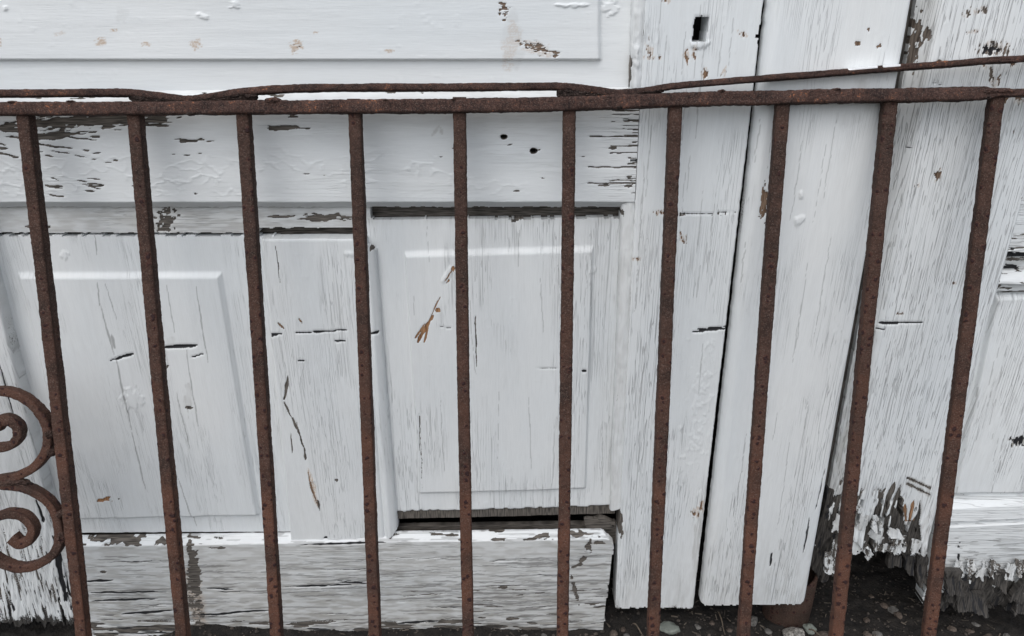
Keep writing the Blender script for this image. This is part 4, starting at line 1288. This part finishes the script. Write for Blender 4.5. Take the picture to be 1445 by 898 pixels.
def rock_arrays(seed, rx, ry, rz, n=14, m=9, ang=0.6):
    th = np.linspace(0, 2 * math.pi, n, endpoint=False)
    ph = np.linspace(-math.pi / 2, math.pi / 2, m)
    T, P = np.meshgrid(th, ph)
    d = np.stack([np.cos(P) * np.cos(T), np.cos(P) * np.sin(T), np.sin(P)], -1)
    k = 1 + ang * (fbm(d[..., 0] * 1.6 + d[..., 2] * 1.3 + seed, d[..., 1] * 1.6 + seed * 1.7, seed, 2) - 0.5)
    # a few flat facets
    rs = np.random.RandomState(seed)
    for i in range(5):
        nn = rs.normal(size=3)
        nn /= np.linalg.norm(nn)
        q = (d * nn).sum(-1)
        k = np.where(q * k > 0.72, 0.72 / np.maximum(q, 0.3), k)
    co = d * k[..., None] * np.array([rx, ry, rz])
    idx = np.arange(n * m).reshape(m, n)
    A, B_ = idx[:-1], idx[1:]
    return co.reshape(-1, 3), np.stack([A, np.roll(A, -1, 1), np.roll(B_, -1, 1), B_], -1).reshape(-1, 4)


def at_ground(u, v, z=0.0):
    d = [float(a) for a in ray(u, v)]
    t = (z - CH) / d[2]
    return d[0] * t, CY + d[1] * t


def stone(u, v, ru, rv, mat, seed, label, group=None):
    x, y = at_ground(u, v, 0.004)
    s = math.hypot(CH, y - CY) / F
    co, f = rock_arrays(seed, ru * s, rv * s * 1.15, rv * s * 0.8)
    a = random.Random(seed).uniform(-0.6, 0.6)
    co = np.stack([co[:, 0] * math.cos(a) - co[:, 1] * math.sin(a), co[:, 0] * math.sin(a) + co[:, 1] * math.cos(a), co[:, 2]], -1)
    o = make_obj('stone', co, f, STONES[mat], smooth=False)
    o.location = (x, y, float(gh(np.array([x]), np.array([y]))[0]) + rv * s * 0.25)
    tag(o, label, 'stone', group)
    return o


stone(944, 886, 15, 9, 3, 5, 'pale greenish stone half behind a bar below the square-holed stile')
stone(1144, 881, 9, 8, 3, 8, 'smooth grey-green pebble in front of the rusty pipe stub')
stone(1120, 893, 17, 12, 2, 11, 'speckled granite stone beside the rusty pipe stub')
stone(1064, 872, 7, 8, 0, 14, 'pale grey pebble behind a bar below the meeting board')
stone(1164, 893, 13, 9, 1, 17, 'rough pinkish brown stone between two bars near the pipe stub')
stone(1265, 846, 7, 5, 0, 21, 'pale angular stone inside the rotted hole')
stone(1272, 856, 6, 5, 1, 22, 'brownish angular stone at the mouth of the rotted hole')
r = random.Random(6)
for i, (u, v, a, b, m) in enumerate([(1252, 839, 6, 4, 1), (1234, 824, 5, 3, 1), (1226, 865, 6, 4, 1), (866, 889, 6, 5, 1), (880, 882, 4, 4, 1), (884, 893, 5, 4, 0), (838, 893, 7, 4, 1), (985, 882, 5, 3, 0), (1085, 885, 6, 4, 0), (1030, 886, 5, 3, 1), (1225, 890, 6, 5, 1), (1240, 888, 7, 5, 0), (1345, 880, 6, 4, 1), (1372, 882, 6, 4, 1), (1398, 893, 7, 5, 1), (1424, 890, 6, 4, 0), (768, 890, 5, 4, 0), (740, 893, 5, 3, 0), (1005, 874, 4, 3, 1), (1380, 872, 6, 3, 0)]):
    lab, grp = (('small angular pebble in soil beside the right end of a bottom rail', 'pebbles by the bottom rail') if u < 900 else
                ('small pebble in soil below the stile and the meeting board', 'pebbles below the meeting board') if u < 1200 else
                ('small pebble in the dark soil in or before the rotted hole', 'pebbles at the rotted hole') if u < 1300 else
                ('small pebble in soil below the splintered rotten bottom rail', 'pebbles below the rotten rail'))
    stone(u, v, a, b, m, 60 + i, lab, grp)

# loose grit, too fine to count
rs = np.random.RandomState(3)
cos, fs, off = [], [], 0
for i in range(2600):
    x, y = rs.uniform(-0.62, 0.72), rs.uniform(-0.10, 0.16)
    s = rs.choice([0.0010, 0.0015, 0.0022, 0.0030], p=[.45, .33, .17, .05])
    co, f = rock_arrays(500 + i % 40, s * rs.uniform(.8, 1.4), s, s * 0.7, 7, 5)
    co = co + np.array([x, y, float(gh(np.array([x]), np.array([y]))[0]) + s * 0.3])
    cos.append(co)
    fs.append(f + off)
    off += len(co)
GRIT = simple_material('grit', (0.012, 0.010, 0.008), (0.10, 0.082, 0.068), 150.0, 0.9, 0.0006)
o = make_obj('grit', np.concatenate(cos), np.concatenate(fs), GRIT, smooth=False)
o['kind'] = 'stuff'
o['label'] = 'loose brown grit scattered over the dark soil'
o['category'] = 'grit'

# rotten crumbs and straw
cos, fs, off = [], [], 0
for i in range(420):
    x, y = rs.uniform(-0.60, 0.75), rs.uniform(-0.09, 0.12)
    L, wd, hh = rs.uniform(0.003, 0.012), rs.uniform(0.0008, 0.003), rs.uniform(0.0004, 0.0012)
    an, tl = rs.uniform(0, 6.3), rs.uniform(-0.35, 0.35)
    co = np.array([(p, q * (1 - 0.4 * (p > 0)), w_) for p in (-.5, .5) for q in (-.5, .5) for w_ in (-.5, .5)]) * np.array([L, wd, hh])
    co[:, 2] += co[:, 0] * tl
    co = np.stack([co[:, 0] * math.cos(an) - co[:, 1] * math.sin(an), co[:, 0] * math.sin(an) + co[:, 1] * math.cos(an), co[:, 2]], -1)
    co = co + np.array([x, y, float(gh(np.array([x]), np.array([y]))[0]) + 0.0012])
    cos.append(co)
    fs.append(np.array([(0, 1, 3, 2), (4, 6, 7, 5), (0, 4, 5, 1), (2, 3, 7, 6), (0, 2, 6, 4), (1, 5, 7, 3)]) + off)
    off += 8
o = make_obj('wood_crumbs', np.concatenate(cos), np.concatenate(fs), simple_material('wood_crumbs', (0.02, 0.017, 0.014), (0.17, 0.14, 0.11), 70.0), smooth=False)
o['kind'] = 'stuff'
o['label'] = 'dark crumbs of rotten wood littering the soil'
o['category'] = 'debris'

# twigs
TWIG = simple_material('dry_twig', (0.05, 0.04, 0.03), (0.16, 0.125, 0.09), 80.0)
for i, (a, b, lab) in enumerate([((893, 878), (912, 898), 'thin dry twig lying below the square-holed stile'), ((1142, 888), (1166, 897), 'thin dry twig between the rusty pipe stub and a bar'), ((1014, 862), (1024, 892), 'thin dark twig on the soil below the meeting board')]):
    p, q = at_ground(*a, 0.01), at_ground(*b, 0.01)
    t = np.linspace(0, 1, 24)
    pts = np.stack([p[0] + (q[0] - p[0]) * t, p[1] + (q[1] - p[1]) * t + 0.002 * np.sin(t * 7 + i), 0.008 + 0.003 * np.sin(t * 5)], -1)
    o = sweep('twig', pts, 0.0018 * (1.1 - 0.5 * t), 0.0018, TWIG, None, nrm=np.array([0, 0, 1.0]), amp=0.0001, seed=i, k=2)
    tag(o, lab, 'twig')
